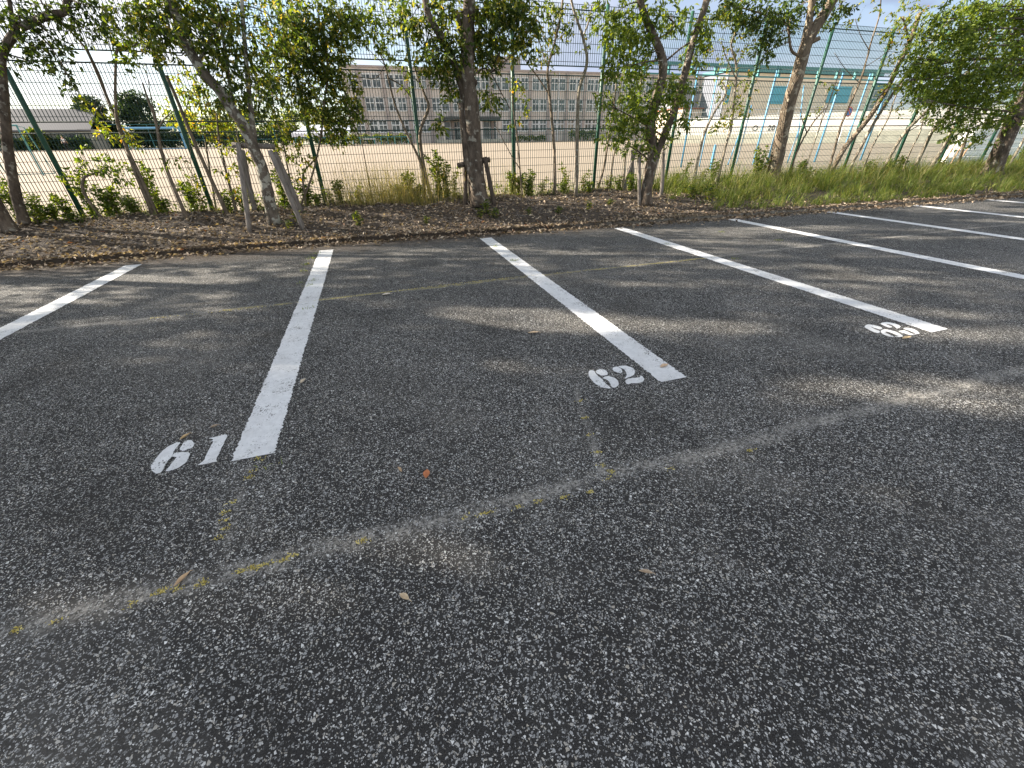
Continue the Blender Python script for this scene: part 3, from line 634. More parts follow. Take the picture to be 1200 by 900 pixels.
sap('thin forked sapling right behind the tan barked tree', [(925,213),(933,180),(950,148),(962,133),(970,125)], 4, 2, [(962,128,8,5)], [([(945,158),(940,140),(938,128)], 2, 1)], M_LYEL)
sap('thin bare sapling with fine twigs standing before the red round sign', [(976,188),(982,160),(987,143),(1007,97),(1015,72),(1022,45),(1030,20),(1033,-8)], 5, 2, [(1008,14,13,9),(1022,5,12,7)], [([(1007,97),(990,80),(978,62)], 1.5, 1), ([(1013,80),(1030,68),(1045,55)], 1.5, 1), ([(1018,60),(1008,40),(1002,22)], 1.5, 1), ([(987,143),(995,125),(1000,100)], 2, 1)], M_LYEL, dens=.5)
sap('thick brown leaning stem, the stoutest of the slanting saplings on the right', [(972,202),(990,173),(1017,140),(1040,103),(1052,78),(1062,58),(1073,30),(1078,15)], 10, 7, [(1060,25,22,20),(1042,40,14,12),(1075,14,18,12),(1052,64,14,14),(1040,108,9,9),(1046,128,8,8),(1020,132,8,6)], [([(1066,50),(1062,35),(1058,20)], 4, 3)], M_LYEL, M_BARK_T)
sap('pale slanting sapling directly right of the thick brown leaning stem', [(993,200),(1017,157),(1033,130),(1060,90),(1087,57),(1110,27),(1130,9)], 6, 3.5, [(1075,35,10,9),(1105,10,15,9)], (), M_LYEL, M_SAPP)
sap('long pale sapling arching right into the dense crown', [(1037,191),(1057,160),(1083,133),(1120,100),(1148,66),(1163,42),(1182,8),(1190,-6)], 6, 4, [(1130,40,12,10)], [([(1060,157),(1075,148),(1095,142)], 2, 1)], M_LLIT, M_SAPP)
sap('stout pale sapling in the grass under the dense crown', [(1070,201),(1093,153),(1110,133),(1123,97),(1128,65),(1140,27),(1130,9)], 7, 3.5, (), [([(1134,42),(1150,22),(1165,5)], 3, 2)], None, M_SAPP)
sap('short pale stump like sapling beside the stout one under the dense crown', [(1086,204),(1107,170),(1118,147)], 8, 5, [(1110,165,9,6)], (), M_LLIT, M_SAPP)
sap('dark short sapling left of the dark trunk at the right edge', [(1120,201),(1130,170),(1136,150)], 6, 3, [(1128,168,8,6)], (), M_LLIT)
sap('pale sapling right of the dark trunk at the right edge', [(1179,200),(1200,163),(1215,135)], 5, 3, [(1205,150,8,8)], (), M_LLIT, M_SAPP)
sap('bent low branch stub growing from weeds by the first green post', [(118,253),(106,238),(97,222),(99,208),(112,203),(124,200)], 6, 4, [(100,185,13,8),(125,195,12,9),(97,199,9,6),(140,205,14,10)], (), M_LLIT)
sap('crooked forked stem in the weeds at the third green post', [(356,231),(355,212),(357,200),(366,190),(373,182)], 4, 3, [(362,205,8,6)], (), M_LLIT)
sap('leafy sapling with a heavy hanging clump of leaves at the third green post', [(350,238),(366,205),(376,160),(380,120),(384,80),(376,40),(372,-5)], 4, 3,
    [(345,108,18,17),(375,85,25,20),(400,110,21,22),(380,140,22,16),(408,138,18,14),(355,68,22,20),(370,40,28,23),(395,20,26,20),(330,60,18,22),(345,25,20,20),(405,65,12,10),(395,158,16,9),(365,118,15,14),(312,92,13,13)], (), M_LMID, dens=1.9)
sap('yellow leaved sapling left of the leaning lichen spotted tree', [(248,236),(246,200),(240,160),(234,120),(230,95)], 4, 2, [(235,115,26,24),(215,138,18,17),(260,150,16,18),(245,140,18,18),(222,100,14,12),(268,130,12,12)], (), M_LYEL, dens=.9, ymax=10.4, Yc=10.3)
sap('leafy thin sapling right of the pale stakes', [(345,240),(338,200),(330,160),(322,130),(318,100)], 3, 2, [(330,150,16,12),(345,185,16,16),(325,178,10,10),(342,210,11,10),(318,120,12,10),(355,165,10,8)], (), M_LYEL, dens=.7)

sap('very thin pale sapling between the tan barked tree and the thin forked one', [(940,210),(948,185),(960,150),(975,110),(985,80)], 3, 1.5, [(975,100,7,7)], [([(960,150),(966,125),(968,105)], 1.5, 1)], M_LYEL, M_SAPP)
sap('thin wavy sapling between the long arching one and the pale slanting one', [(1012,197),(1022,172),(1040,140),(1050,112),(1066,80)], 4, 2, [(1055,100,8,8)], (), M_LLIT, M_SAPP)
sap('thin pale sapling left of the stout pale one under the dense crown', [(1058,200),(1068,175),(1078,155),(1084,130)], 3.5, 2, [(1080,140,8,6)], (), M_LLIT, M_SAPP)
sap('hair thin sapling midway between the sawn off sapling and the leaning lichen spotted tree', [(297,248),(290,215),(284,185),(276,150)], 3, 1.5, [(284,180,8,9)], (), M_LYEL)
sap('thin grey sapling in the open gap left of the slender slanting sapling', [(437,234),(430,200),(424,165),(420,130),(412,98)], 2.5, 1.2, [(418,120,7,8)], [([(424,165),(432,148),(440,135)], 1.2, .8)], M_LYEL)
sap('thin sapling with sparse leaves between sixth green post and two stemmed tree', [(715,220),(718,190),(726,155),(731,130)], 3.5, 2, [(724,165,7,8)], (), M_LLIT)

# ------------------------------------------------------------------ weeds, grass, litter
def weed_proto(label, h, n, lm, size):
    root = empty('weed', (0, 0, 0), label, 'weed', None); mb = MB(); parts = []
    for k in range(n):
        a = random.uniform(0, 6.28); ln = random.uniform(.1, .35) * h; hh = h * random.uniform(.6, 1)
        p = [np.array((0, 0, -.02)), np.array((math.cos(a) * ln * .35, math.sin(a) * ln * .35, hh * .5)), np.array((math.cos(a) * ln, math.sin(a) * ln, hh))]
        P = smooth_path(p, 4); mb.tube(P, [.0045 - .0004 * i for i in range(len(P))], 4)
        m_ = int(10 + hh * 42); tt = rng.random(m_) * .85 + .15
        B = np.array([P[min(len(P) - 1, int(t * (len(P) - 1)))] for t in tt]) + rng.normal(size=(m_, 3)) * .02
        D = unit(np.stack([rng.normal(size=m_), rng.normal(size=m_), rng.uniform(-.3, .7, m_)], 1)); Ls = size * rng.uniform(.6, 1.3, m_)
        parts.append(leaf_geo(B, D, Ls, Ls * .42))
    mb.build('stem', M_SAP, root); v, t = merge(parts); fast_mesh('leaves', v, t, lm, root); return root
def copy_tree(o, parent=None):
    c = o.copy(); COL.objects.link(c)
    if parent is not None: c.parent = parent
    for ch in list(o.children): copy_tree(ch, c)
    return c
WL = ['tall bushy green weed with leafy stems at the foot of the mesh fence', 'low bright green weed at the foot of the mesh fence', 'thin yellow green weed sprouting at the mesh fence', 'small dark leafy weed on the litter covered bed']
WG = ['tall bushy weeds along the fence', 'low bright weeds along the fence', 'thin yellow green weeds along the fence', 'small dark weeds on the bed']
protos = [weed_proto(WL[0], .75, 9, M_LLIT, .085), weed_proto(WL[1], .38, 10, M_LLIT, .075), weed_proto(WL[2], .6, 5, M_LYEL, .07), weed_proto(WL[3], .16, 6, M_LMID, .05)]
for o, g in zip(protos, WG): o['group'] = g
used = [False] * 4
def put(k, x, y, s=1.0):
    o = protos[k] if not used[k] else copy_tree(protos[k]); used[k] = True
    o.location = (float(x), float(y), float(bed_z(x, y))); o.rotation_euler = (0, 0, random.uniform(0, 6.28)); o.scale = (s, s, s * random.uniform(.6, 1.45))
for (px_, py_, k, s) in [(40,240,0,.8),(60,250,1,1.2),(80,252,1,1),(105,240,0,.9),(120,235,0,.8),(135,245,1,1.2),(150,240,0,.7),(160,250,1,1),(188,245,0,.9),(195,250,1,1),(228,245,1,1.1),(240,248,2,1),(268,246,0,.8),(287,244,0,.9),(300,243,2,1),(335,243,0,.9),(343,236,2,1.1),(360,236,1,1.1),(372,238,1,1),(388,236,2,.8),(400,238,1,.9),(420,234,2,.7),(470,232,1,1.1),(482,234,1,1.2),(490,232,1,1),(515,230,0,1.0),(524,232,0,.9),(532,228,2,1),(600,228,1,1),(608,229,1,.9),(617,229,0,.8),(622,228,0,.8),(635,226,2,.8),(660,226,1,.8),(663,224,2,1),(683,224,2,.9),(690,226,1,.8),(712,222,2,.9),(725,222,0,.7),(738,224,1,.9),(790,218,1,.8),(800,216,2,.9),(20,246,0,.8),(2,250,0,.9),
    (822,214,2,1),(835,212,0,.7),(885,206,0,.9),(890,203,0,1),(945,205,0,.8),(935,208,1,1.1),(1015,200,0,.8),(1040,198,0,.7),(1055,198,1,1.1),(1100,198,0,.7),(1140,196,0,.7),(1190,196,0,.8),(1180,196,1,1.1)]:
    P = bed_hit(px_, py_, 9.6); put(k, P[0], P[1], s)
for (px_, py_, s) in [(350,262,1),(420,264,.9),(570,250,1.1),(563,255,.9),(580,256,1),(810,232,1.5),(830,236,1.3),(45,263,1.2),(90,262,1.3),(340,268,.7),(500,262,.7),(655,250,.8),(690,246,.8),(715,240,.9),(620,252,.7)]:
    P = bed_hit(px_, py_, 9.6); put(3, P[0], P[1], s * 1.3)

def blades(name, P, h, lean, width, mat, kind='stuff', seg=3):
    n = len(P); a = rng.random(n) * 6.283; d = np.stack([np.cos(a), np.sin(a), np.zeros(n)], 1); s = np.stack([-np.sin(a), np.cos(a), np.zeros(n)], 1)
    h = h[:, None]; lean = lean[:, None]; rows = []
    for k in range(seg + 1):
        t = k / seg; c = P + np.array((0, 0, 1)) * h * (t - .25 * lean * t * t) + d * h * lean * t * t
        wv = width[:, None] * (1 - t) ** .7 * .5
        rows += [c - s * wv, c + s * wv]
    V = np.stack(rows, 1).reshape(-1, 3); m_ = 2 * (seg + 1); i = np.arange(n)[:, None] * m_
    Q = np.concatenate([i + np.array([[2 * k, 2 * k + 1, 2 * k + 3, 2 * k + 2]]) for k in range(seg)], 0)
    return tag(fast_mesh(name, V, Q, mat), kind=kind)
def scatter(n, x0, x1, f0, f1, dens=None):
    x = rng.uniform(x0, x1, n); k = kerb_y(x) + .14; y = k + (9.75 - k) * rng.uniform(f0, f1, n)
    if dens is not None: kp = rng.random(n) < dens(x, y); x, y = x[kp], y[kp]
    return np.stack([x, y, bed_z(x, y)], 1)
# tall green grass on the right half of the bed
def gd(x, y):
    f = (y - kerb_y(x)) / 2.7
    cl = .45 + .55 * np.sin(x * 3.1 + 2 * np.sin(y * 2.3)) * np.sin(y * 4.1 + x * 1.3)
    return np.clip((x - 6.3 + (f - .4) * 1.8) / .9, 0, 1) * np.clip(.35 + cl, 0.12, 1)
P = scatter(9000, 5.6, 26, .04, 1.0, gd)
blades('short_grass', P, rng.uniform(.05, .16, len(P)), rng.uniform(.3, 1.4, len(P)), rng.uniform(.006, .012, len(P)), M_GRASS)
tc_ = scatter(1500, 5.8, 26, .05, 1.0, gd); nbl = 24; th = rng.uniform(.14, .62, len(tc_)) * (.45 + .35 * np.clip(tc_[:, 1] - kerb_y(tc_[:, 0]), 0, 2)) * (.75 + .5 * np.sin(tc_[:, 0] * 1.7 + 2) ** 2)
P = np.repeat(tc_, nbl, 0) + np.stack([rng.normal(size=len(tc_) * nbl) * .045, rng.normal(size=len(tc_) * nbl) * .045, np.zeros(len(tc_) * nbl)], 1)
blades('tall_grass', P, np.repeat(th, nbl) * rng.uniform(.5, 1.15, len(P)), rng.uniform(.2, 1.5, len(P)), rng.uniform(.006, .014, len(P)), M_GRASS)
P = scatter(3600, -.9, 3.2, .68, 1.0, lambda x, y: np.exp(-((x - .35) / .8) ** 2) + .12)
blades('dry_grass', P, rng.uniform(.25, 1.05, len(P)), rng.uniform(.2, .9, len(P)), rng.uniform(.004, .008, len(P)), M_STRAW)
P = scatter(2600, -9, 7, .80, 1.02)
blades('fence_line_grass', P, rng.uniform(.08, .32, len(P)), rng.uniform(.3, 1.0, len(P)), rng.uniform(.005, .009, len(P)), M_GRASS)
P = scatter(3600, 5.8, 24, .3, 1.0, lambda x, y: .1 + .9 * np.clip(np.sin(x * 2.6 + 1) * np.sin(x * 1.1 + y), 0, 1) ** 2)
blades('wispy_grass', P, rng.uniform(.4, .8, len(P)), rng.uniform(.3, 1.0, len(P)), rng.uniform(.005, .009, len(P)), M_STRAW)
# field-side green fringe behind the fence, low leafy growth
P = scatter(5200, -9, 26, .86, 1.03); P = P[rng.random(len(P)) < .55 + .45 * np.sin(P[:, 0] * 2.2)]
Ls = rng.uniform(.04, .10, len(P)); V, T = leaf_geo(P + np.stack([np.zeros(len(P)), np.zeros(len(P)), rng.uniform(.02, .22, len(P))], 1), unit(rng.normal(size=(len(P), 3)) + np.array((0, 0, .5))), Ls, Ls * .45)
tag(fast_mesh('ground_cover', V, T, M_LLIT), kind='stuff')
# dead leaves: bed and gutter
n1 = 21000; x = rng.uniform(-10, 9, n1); k = kerb_y(x) + .02; y = k + (9.9 - k) * rng.random(n1) ** 1.15
n2 = 13000; x2 = rng.uniform(-9, 20, n2) ; y2 = kerb_y(x2) - np.abs(rng.normal(size=n2)) * .17 + .10
n3 = 3500; x3 = rng.uniform(9, 26, n3); k3 = kerb_y(x3); y3 = k3 + rng.random(n3) ** 2 * 1.2
x = np.concatenate([x, x2, x3]); y = np.concatenate([y, y2, y3]); z = np.where(y > kerb_y(x) + .12, bed_z(x, y), np.where(y > kerb_y(x), .066, .004)) + rng.uniform(.002, .022, len(x))
P = np.stack([x, y, z], 1); D = unit(np.stack([rng.normal(size=len(x)), rng.normal(size=len(x)), rng.normal(size=len(x)) * .28], 1)); Ls = rng.uniform(.03, .085, len(x))
V, T = leaf_geo(P, D, Ls, Ls * rng.uniform(.3, .55, len(x)), .22, .1)
V[:, 2] = np.maximum(V[:, 2], .003)
tag(fast_mesh('leaf_litter', V, T, M_LITTER), kind='stuff')
tw = MB()
for _ in range(420):
    x = random.uniform(-9, 8); k = float(kerb_y(x)) + .1; y = k + (9.5 - k) * random.random(); a = random.uniform(0, 6.28); l = random.uniform(.08, .4); z = float(bed_z(x, y)) + .015
    x2, y2 = x + l * math.cos(a), min(9.6, max(k, y + l * math.sin(a))); tw.tube([(x, y, z), ((x + x2) / 2, (y + y2) / 2 + .02, z + .02), (x2, y2, float(bed_z(x2, y2)) + .015)], random.uniform(.002, .006), 4)
tag(tw.build('twigs', M_STAKE), kind='stuff')
# moss in the cracks
pts = [(65,728),(155,708),(185,695),(192,692),(210,690),(235,685),(240,681),(281,669),(290,667),(300,665),(310,662),(325,658),(335,656),(342,652),(430,633),(424,635),(565,603),(575,600),(608,594),(630,588),(660,583),(690,577),(712,562),(716,553),(700,530),(692,510),(264,610),(266,600),(303,537),(307,539),(297,552),(292,560),(786,549),(880,528),(20,738),(545,606),(270,590),(258,630),(262,620),(705,545),(685,490),(680,470)]
M_ = []
for q in pts:
    g = gnd(*q); nn = rng.integers(12, 30); c = g + np.stack([rng.normal(size=nn) * .012, rng.normal(size=nn) * .006, np.zeros(nn)], 1); M_.append(c)
xx = rng.uniform(-2.2, 4.3, 1500); xx = xx[rng.random(len(xx)) < .35 + .65 * (np.sin(xx * 1.7 + .5) > -.2)]
M_.append(np.stack([xx, 4.42 + .04 * np.sin(xx * 1.3) + rng.normal(size=len(xx)) * .008, np.zeros(len(xx))], 1))
P = np.concatenate(M_); P[:, 2] = .001; Ls = rng.uniform(.005, .013, len(P)); V, T = leaf_geo(P, unit(rng.normal(size=(len(P), 3)) * np.array((1, 1, .3)) + np.array((0, 0, .6))), Ls, Ls * .55)
tag(fast_mesh('moss', V, T, M_MOSS), kind='stuff')
# green tufts growing through the edges of the lines
P = []
for (a, b, nn) in [(357,318,10),(360,310,14),(365,303,14),(369,298,10),(352,332,8),(362,335,8),(370,329,6),(580,289,14),(602,306,16),(362,362,6),(845,272,10),(912,282,14),(780,286,6),(860,304,6),(318,545,4)]:
    g = gnd(a, b); P.append(g + np.stack([rng.normal(size=nn * 2) * .03, rng.normal(size=nn * 2) * .03, np.zeros(nn * 2)], 1))
P = np.concatenate(P); P[:, 2] = .004
blades('crack_tufts', P, rng.uniform(.01, .04, len(P)), rng.uniform(.4, 1.3, len(P)), rng.uniform(.004, .008, len(P)), M_GRASS, seg=2)

# single fallen leaves and litter on the asphalt
def fallen(px_, py_, length, width, ang, c, label, cup=.012, name='fallen_leaf', cat='fallen leaf'):
    g = gnd(px_, py_, .006); mt = flat('leaf_' + name, c, .6, v=.25, scale=60); mb = MB(); nx, ny = 8, 4; V = []
    for i in range(nx + 1):
        t = i / nx; wv = width * .5 * math.sin(math.pi * min(1, t * .96 + .02)) ** .8
        for j in range(-ny, ny + 1):
            s = j / ny; V.append((length * (t - .5), wv * s, .003 + cup * (abs(s) ** 1.5) * math.sin(math.pi * t) + cup * 1.2 * (t - .4) ** 2 * 2))
    n_ = 2 * ny + 1; Fs = [(i * n_ + j, (i + 1) * n_ + j, (i + 1) * n_ + j + 1, i * n_ + j + 1) for i in range(nx) for j in range(n_ - 1)]
    mb.add(V, Fs); mb.tube([(length * .5, 0, .004 + cup), (length * .5 + length * .18, .003, .003)], .0012, 4)
    o = mb.build('fallen_leaf', mt, None, True); o.location = (g[0], g[1], 0.001); o.rotation_euler = (0, 0, math.radians(ang)); tag(o, label, cat, 'fallen leaves lying on the asphalt')
fallen(500, 556, .052, .032, 75, (.42, .16, .07), 'rusty orange fallen leaf on the asphalt below the number 62')
fallen(469, 551, .036, .014, 110, (.48, .36, .24), 'tiny tan fallen leaf just left of the rusty orange leaf')
fallen(214, 679, .06, .018, 50, (.50, .36, .22), 'tan pointed fallen leaf on the mossy crack at lower left')
fallen(474, 700, .046, .02, -50, (.55, .44, .30), 'pale curled fallen leaf on bare asphalt below the long crack')
fallen(757, 671, .05, .014, -35, (.46, .36, .26), 'narrow brown fallen leaf on bare asphalt right of centre')
fallen(217, 512, .055, .018, 45, (.50, .37, .20), 'golden fallen leaf just above the number 61')
fallen(251, 500, .045, .012, 5, (.42, .33, .24), 'thin tan fallen leaf above the digit 1')
fallen(778, 429, .07, .035, 10, (.50, .36, .24), 'light brown fallen leaf on the bay line with number 62')
fallen(355, 447, .05, .025, 60, (.52, .44, .33), 'straw coloured fallen leaf right of the bay line with number 61')
fallen(625, 390, .09, .03, -15, (.50, .38, .25), 'tan fallen leaf in the sunlit patch left of the bay line with number 62')
fallen(1062, 396, .09, .03, 0, (.50, .38, .22), 'tan fallen leaf at the foot of the number 63')
fallen(453, 345, .09, .05, 0, (.52, .46, .38), 'pale fallen leaf beside the far mossy crack')
g = gnd(710, 256, .02)
mb = MB(); mb.box((g[0], g[1] , .045), (.10, .05, .07), Matrix.Rotation(.5, 3, 'Z') @ Matrix.Rotation(.4, 3, 'X'), .6); mb.box((g[0] + .05, g[1] - .01, .02), (.06, .05, .03), Matrix.Rotation(.9, 3, 'Z'), .7)
tag(mb.build('litter_scrap', M_LITTERW, loc=(g[0], g[1], 0)), 'crumpled white plastic scrap lying at the kerb by the two stemmed tree', 'litter')

# ------------------------------------------------------------------ school building
DY = 90.0
def sp_(x, y, D=DY): return atY(x, y, D)
xl, xr = float(sp_(405, 120)[0]), 74.5; zb, zt = fz(DY) - .3, 12.95
xr_ = 74.5
school = empty('school_building', ((xl + xr) / 2, DY, zb), 'long pinkish three storey school with rows of white framed windows across the sports ground', 'building')
MB().box(((xl + xr) / 2, DY + 6.2, (zb + zt) / 2), (xr - xl, 12, zt - zb)).build('wall', M_SCHOOL, school)
MB().box(((xl + xr) / 2, DY + 6.2, zt + .16), (xr - xl + .3, 12.3, .3)).build('parapet', M_PIL, school)
bay = 3.93; x0 = 1.25; rows = [(10.15, 12.05), (6.75, 8.7), (3.45, 5.3)]
xs_ = [x0 + bay * k for k in range(19) if x0 + bay * k < xr]
for x in xs_: MB().box((x, DY + .06, (zb + zt) / 2), (.55, .36, zt - zb - .1)).build('pilaster', M_PIL, school)
nw = 0
rest_f, rest_p = MB(), MB()
for k in range(-1, 19):
    for (z0, z1) in rows:
        for s in (0, 1):
            wx = x0 + bay * k + .48 + s * 1.66; ww = 1.42
            if wx < xl + .1 or wx + ww > xr - .1 or (z0 < 4 and 13.5 < wx < 26.5) : continue
            f = MB() if nw < 96 else rest_f; cz = (z0 + z1) / 2; hh = z1 - z0
            for xx, w_ in ((wx, .15), (wx + ww / 2, .11), (wx + ww, .15)): f.box((xx, DY + .16, cz), (w_, .14, hh))
            for zz_, w_ in ((z0, .16), (z0 + hh * .62, .14), (z1, .16)): f.box((wx + ww / 2, DY + .155, zz_), (ww + .1, .16, w_))
            if nw < 96:
                win = f.build('window', M_SASH, school); MB().box((wx + ww / 2, DY + .19, cz), (ww - .02, .03, hh - .02)).build('pane', M_GLASS, win)
            else: rest_p.box((wx + ww / 2, DY + .19, cz), (ww - .02, .03, hh - .02))
            nw += 1
if rest_f.v:
    win = tag(rest_f.build('window', M_SASH, school), kind='stuff'); rest_p.build('pane', M_GLASS, win)
MB().box((20, DY - 1.2, 5.45), (11.6, 2.8, .5)).build('canopy', M_DARKM, school)
for x in (14.7, 18.2, 22.0, 25.6): MB().box((x, DY - 2.1, (zb + 5.2) / 2), (.5, .5, 5.2 - zb)).build('canopy_column', M_SCHOOL, school)
ent = MB()
for x in np.arange(15.2, 25.6, 1.3): ent.box((x, DY + .12, (zb + 5.1) / 2), (.12, .2, 5.1 - zb))
ent.box((20.3, DY + .12, 4.1), (10.6, .18, .14)); e_ = ent.build('entrance', M_SASH, school)
MB().box((20.3, DY + .17, (zb + 5.1) / 2), (10.4, .05, 5.0 - zb)).build('pane', M_GLASS, e_)
MB().box((20, DY - 2.6, fz(88) + .25), (14, 2.4, .5)).build('steps', M_GREYC, school)
MB().box((29.0, DY + 4, 14.2), (4.5, 5, 2.3)).build('roof_house', M_PIL, school)
for x in (x0 + bay * 3.5 + .2, x0 + bay * 9.5 + .2, x0 + bay * 12.5 + .2): MB().tube([(x, DY + .1, zb), (x, DY + .1, zt)], .09, 6).build('downpipe', M_SASH, school)
# low brick planter beds and hedges in front
def bush(name, label, cat, x0, x1, y, z0, h, d, n, lm, size=.28, group=None):
    root = empty(name, ((x0 + x1) / 2, y, z0), label, cat, group); P = np.stack([rng.uniform(x0, x1, n), y + rng.uniform(-d, d, n) / 2, z0 + h * rng.random(n) ** .6], 1)
    P[:, 2] += .12 * h * np.sin(P[:, 0] * 3); Ls = size * rng.uniform(.6, 1.3, n); v, t = leaf_geo(P, rng.normal(size=(n, 3)), Ls, Ls * .7); fast_mesh('foliage', v, t, lm, root)
    mb = MB()
    for x in np.arange(x0 + .3, x1, 1.1): mb.tube([(x, y, z0 - .1), (x + .1, y, z0 + h * .7)], .05, 5)
    mb.build('stems', M_BARK_D, root)
zf = fz(86)
bush('hedge', 'clipped hedge behind pale railings left of the school entrance', 'hedge', sp_(396, 158, 86)[0], sp_(482, 158, 86)[0], 86, zf, 1.35, 1.2, 2600, M_LMID)
bush('hedge', 'rounded green shrub by the school wall left of the sixth green post', 'hedge', sp_(667, 160, 86)[0], sp_(698, 160, 86)[0], 86, zf, 1.6, 1.4, 1300, M_LMID)
bush('hedge', 'low planting before the school windows right of the forked tree', 'hedge', sp_(600, 160, 87)[0], sp_(640, 160, 87)[0], 87, zf, .9, .8, 900, M_LMID)
for (a, b_, lab) in [(396, 482, 'teal railing in front of the clipped hedge at the school'), (345, 392, 'teal railing under the white tent')]:
    x0_, x1_ = float(sp_(a, 160, 84)[0]), float(sp_(b_, 160, 84)[0]); root = empty('railing', ((x0_ + x1_) / 2, 84, fz(84)), lab, 'railing')
    mb = MB(); mb.box(((x0_ + x1_) / 2, 84, fz(84) + 1.1), (x1_ - x0_, .08, .09)); mb.build('top_rail', M_TEALP, root)
    mb = MB()
    for x in np.arange(x0_, x1_ + .1, 1.15): mb.box((x, 84, fz(84) + .53), (.1, .1, 1.1))
    mb.build('balusters', M_TEALP, root)
bp = atY(432, 165, 82); root = empty('bench', (bp[0], 82, fz(82)), 'small white framed bench standing before the clipped hedge', 'bench')
MB().box((bp[0], 82, fz(82) + .85), (2.4, .6, .12)).build('seat', M_SASH, root)
for dx in (-1.1, 1.1): MB().box((bp[0] + dx, 82, fz(82) + .4), (.12, .5, .8)).build('leg', M_SASH, root)
# white tent
tx0, tx1 = float(atY(343, 155, 80)[0]), float(atY(398, 155, 80)[0]); tz = fz(80); tr = empty('event_tent', ((tx0 + tx1) / 2, 80, tz), 'white canopy event tent on thin legs left of the school', 'tent')
ridge = 4.35; eave = 3.2
mb = MB().add([(tx0, 78, eave), (tx1, 78, eave), (tx1, 83, eave), (tx0, 83, eave), (tx0 + 2.2, 80.5, ridge), (tx1 - 1.2, 80.5, ridge)], [(0, 1, 5, 4), (2, 3, 4, 5), (1, 2, 5), (3, 0, 4)])
mb.build('canopy', M_TENT, tr)
mb = MB()
for (a, b_) in (((tx0, 78), (tx1, 78)), ((tx1, 78), (tx1, 83)), ((tx1, 83), (tx0, 83)), ((tx0, 83), (tx0, 78))):
    mb.add([(a[0], a[1], eave), (b_[0], b_[1], eave), (b_[0], b_[1], eave - .45), (a[0], a[1], eave - .45)], [(0, 1, 2, 3)])
mb.build('valance', M_TENT, tr)
for x in (tx0 + .05, tx1 - .05):
    for y in (78.05, 82.95): MB().tube([(x, y, tz - .1), (x, y, eave)], .05, 6).build('leg', M_SASH, tr)

# ------------------------------------------------------------------ left background
sx1 = float(atY(100, 140, 86)[0]); sx0 = sx1 - 34
shed = empty('shed', ((sx0 + sx1) / 2, 86, fz(86)), 'long low shed with a grey pitched roof at the far left of the ground', 'building')
ez, rz_ = 4.2, 6.9
MB().box(((sx0 + sx1) / 2, 90, (fz(86) + ez) / 2 - .2), (34, 8, ez - fz(86) + .4)).build('wall', M_GREYC, shed)
rf = MB().add([(sx0 - .3, 85.4, ez - .1), (sx1 + .3, 85.4, ez - .1), (sx1 + .3, 90, rz_), (sx0 - .3, 90, rz_), (sx1 + .3, 94.6, ez - .1), (sx0 - .3, 94.6, ez - .1), (sx0 - .3, 85.4, ez - .3), (sx1 + .3, 85.4, ez - .3)], [(0, 1, 2, 3), (3, 2, 4, 5), (6, 7, 1, 0)])
mt_, nt_, b_, N_, L_ = new_mat('ribbed_roof'); wv = N_('ShaderNodeTexWave'); wv.inputs['Scale'].default_value = 1.6; L_(coords(nt_), wv.inputs[0]); L_(ramp(nt_, [(.2, (.065, .065, .07)), (.8, (.11, .11, .115))], wv.outputs[0]), b_.inputs['Base Color']); b_.inputs['Roughness'].default_value = .7
rf.build('roof', mt_, shed)
for k in range(9):
    wx = sx0 + 2.5 + k * 3.6; f = MB()
    for dx in (-.8, 0, .8): f.box((wx + dx, 85.93, 3.1), (.08, .16, 1.2))
    for z in (2.5, 3.7): f.box((wx, 85.93, z), (1.7, .17, .08))
    win = f.build('window', M_SASH, shed); MB().box((wx, 85.96, 3.1), (1.6, .05, 1.15)).build('pane', M_GLASS, win)
def far_tree(name, label, x, y, h, r, n, lm, conical=.0, group=None, size=.42):
    z0 = fz(min(y, 100)) - .1; root = empty(name, (x, y, z0), label, 'tree', group); mb = MB()
    mb.tube([(x, y, z0), (x + .1, y, z0 + h * .5), (x, y, z0 + h * .85)], [.28, .18, .06], 7)
    for k in range(6):
        a = k * 1.05; mb.tube([(x, y, z0 + h * .3 + k * h * .07), (x + math.cos(a) * r * .5, y + math.sin(a) * r * .5, z0 + h * .45 + k * h * .07)], [.08, .03], 5)
    mb.build('trunk', M_BARK_D, root); parts = []; nb_ = 26
    for k in range(nb_):
        t = rng.random(); rad = r * (math.sin(math.pi * min(1, .18 + t * .8)) ** .7) * (1 - conical * t); a = rng.random() * 6.28; q = rad * .62
        c = np.array((x + math.cos(a) * q, y + math.sin(a) * q, z0 + h * (.15 + .78 * t))); s = rng.normal(size=(n // nb_, 3)); s = unit(s) * rng.random((n // nb_, 1)) ** .4
        P = c + s * np.array((r * .45, r * .45, h * .13)); Ls = size * rng.uniform(.6, 1.3, len(P)); parts.append(leaf_geo(P, unit(s + rng.normal(size=s.shape) * .6), Ls, Ls * .55))
    v, t = merge(parts); fast_mesh('crown', v, t, lm, root)
p_ = atY(124, 165, 92); far_tree('evergreen_tree', 'darker of two round topped evergreens behind the ground, next to the shed', p_[0], 92, 7.3, 2.7, 5200, M_CONIF)
p_ = atY(177, 165, 92); far_tree('evergreen_tree', 'tall dense oval evergreen standing apart to the right of the shed', p_[0], 92, 7.9, 3.0, 6500, M_CONIF)
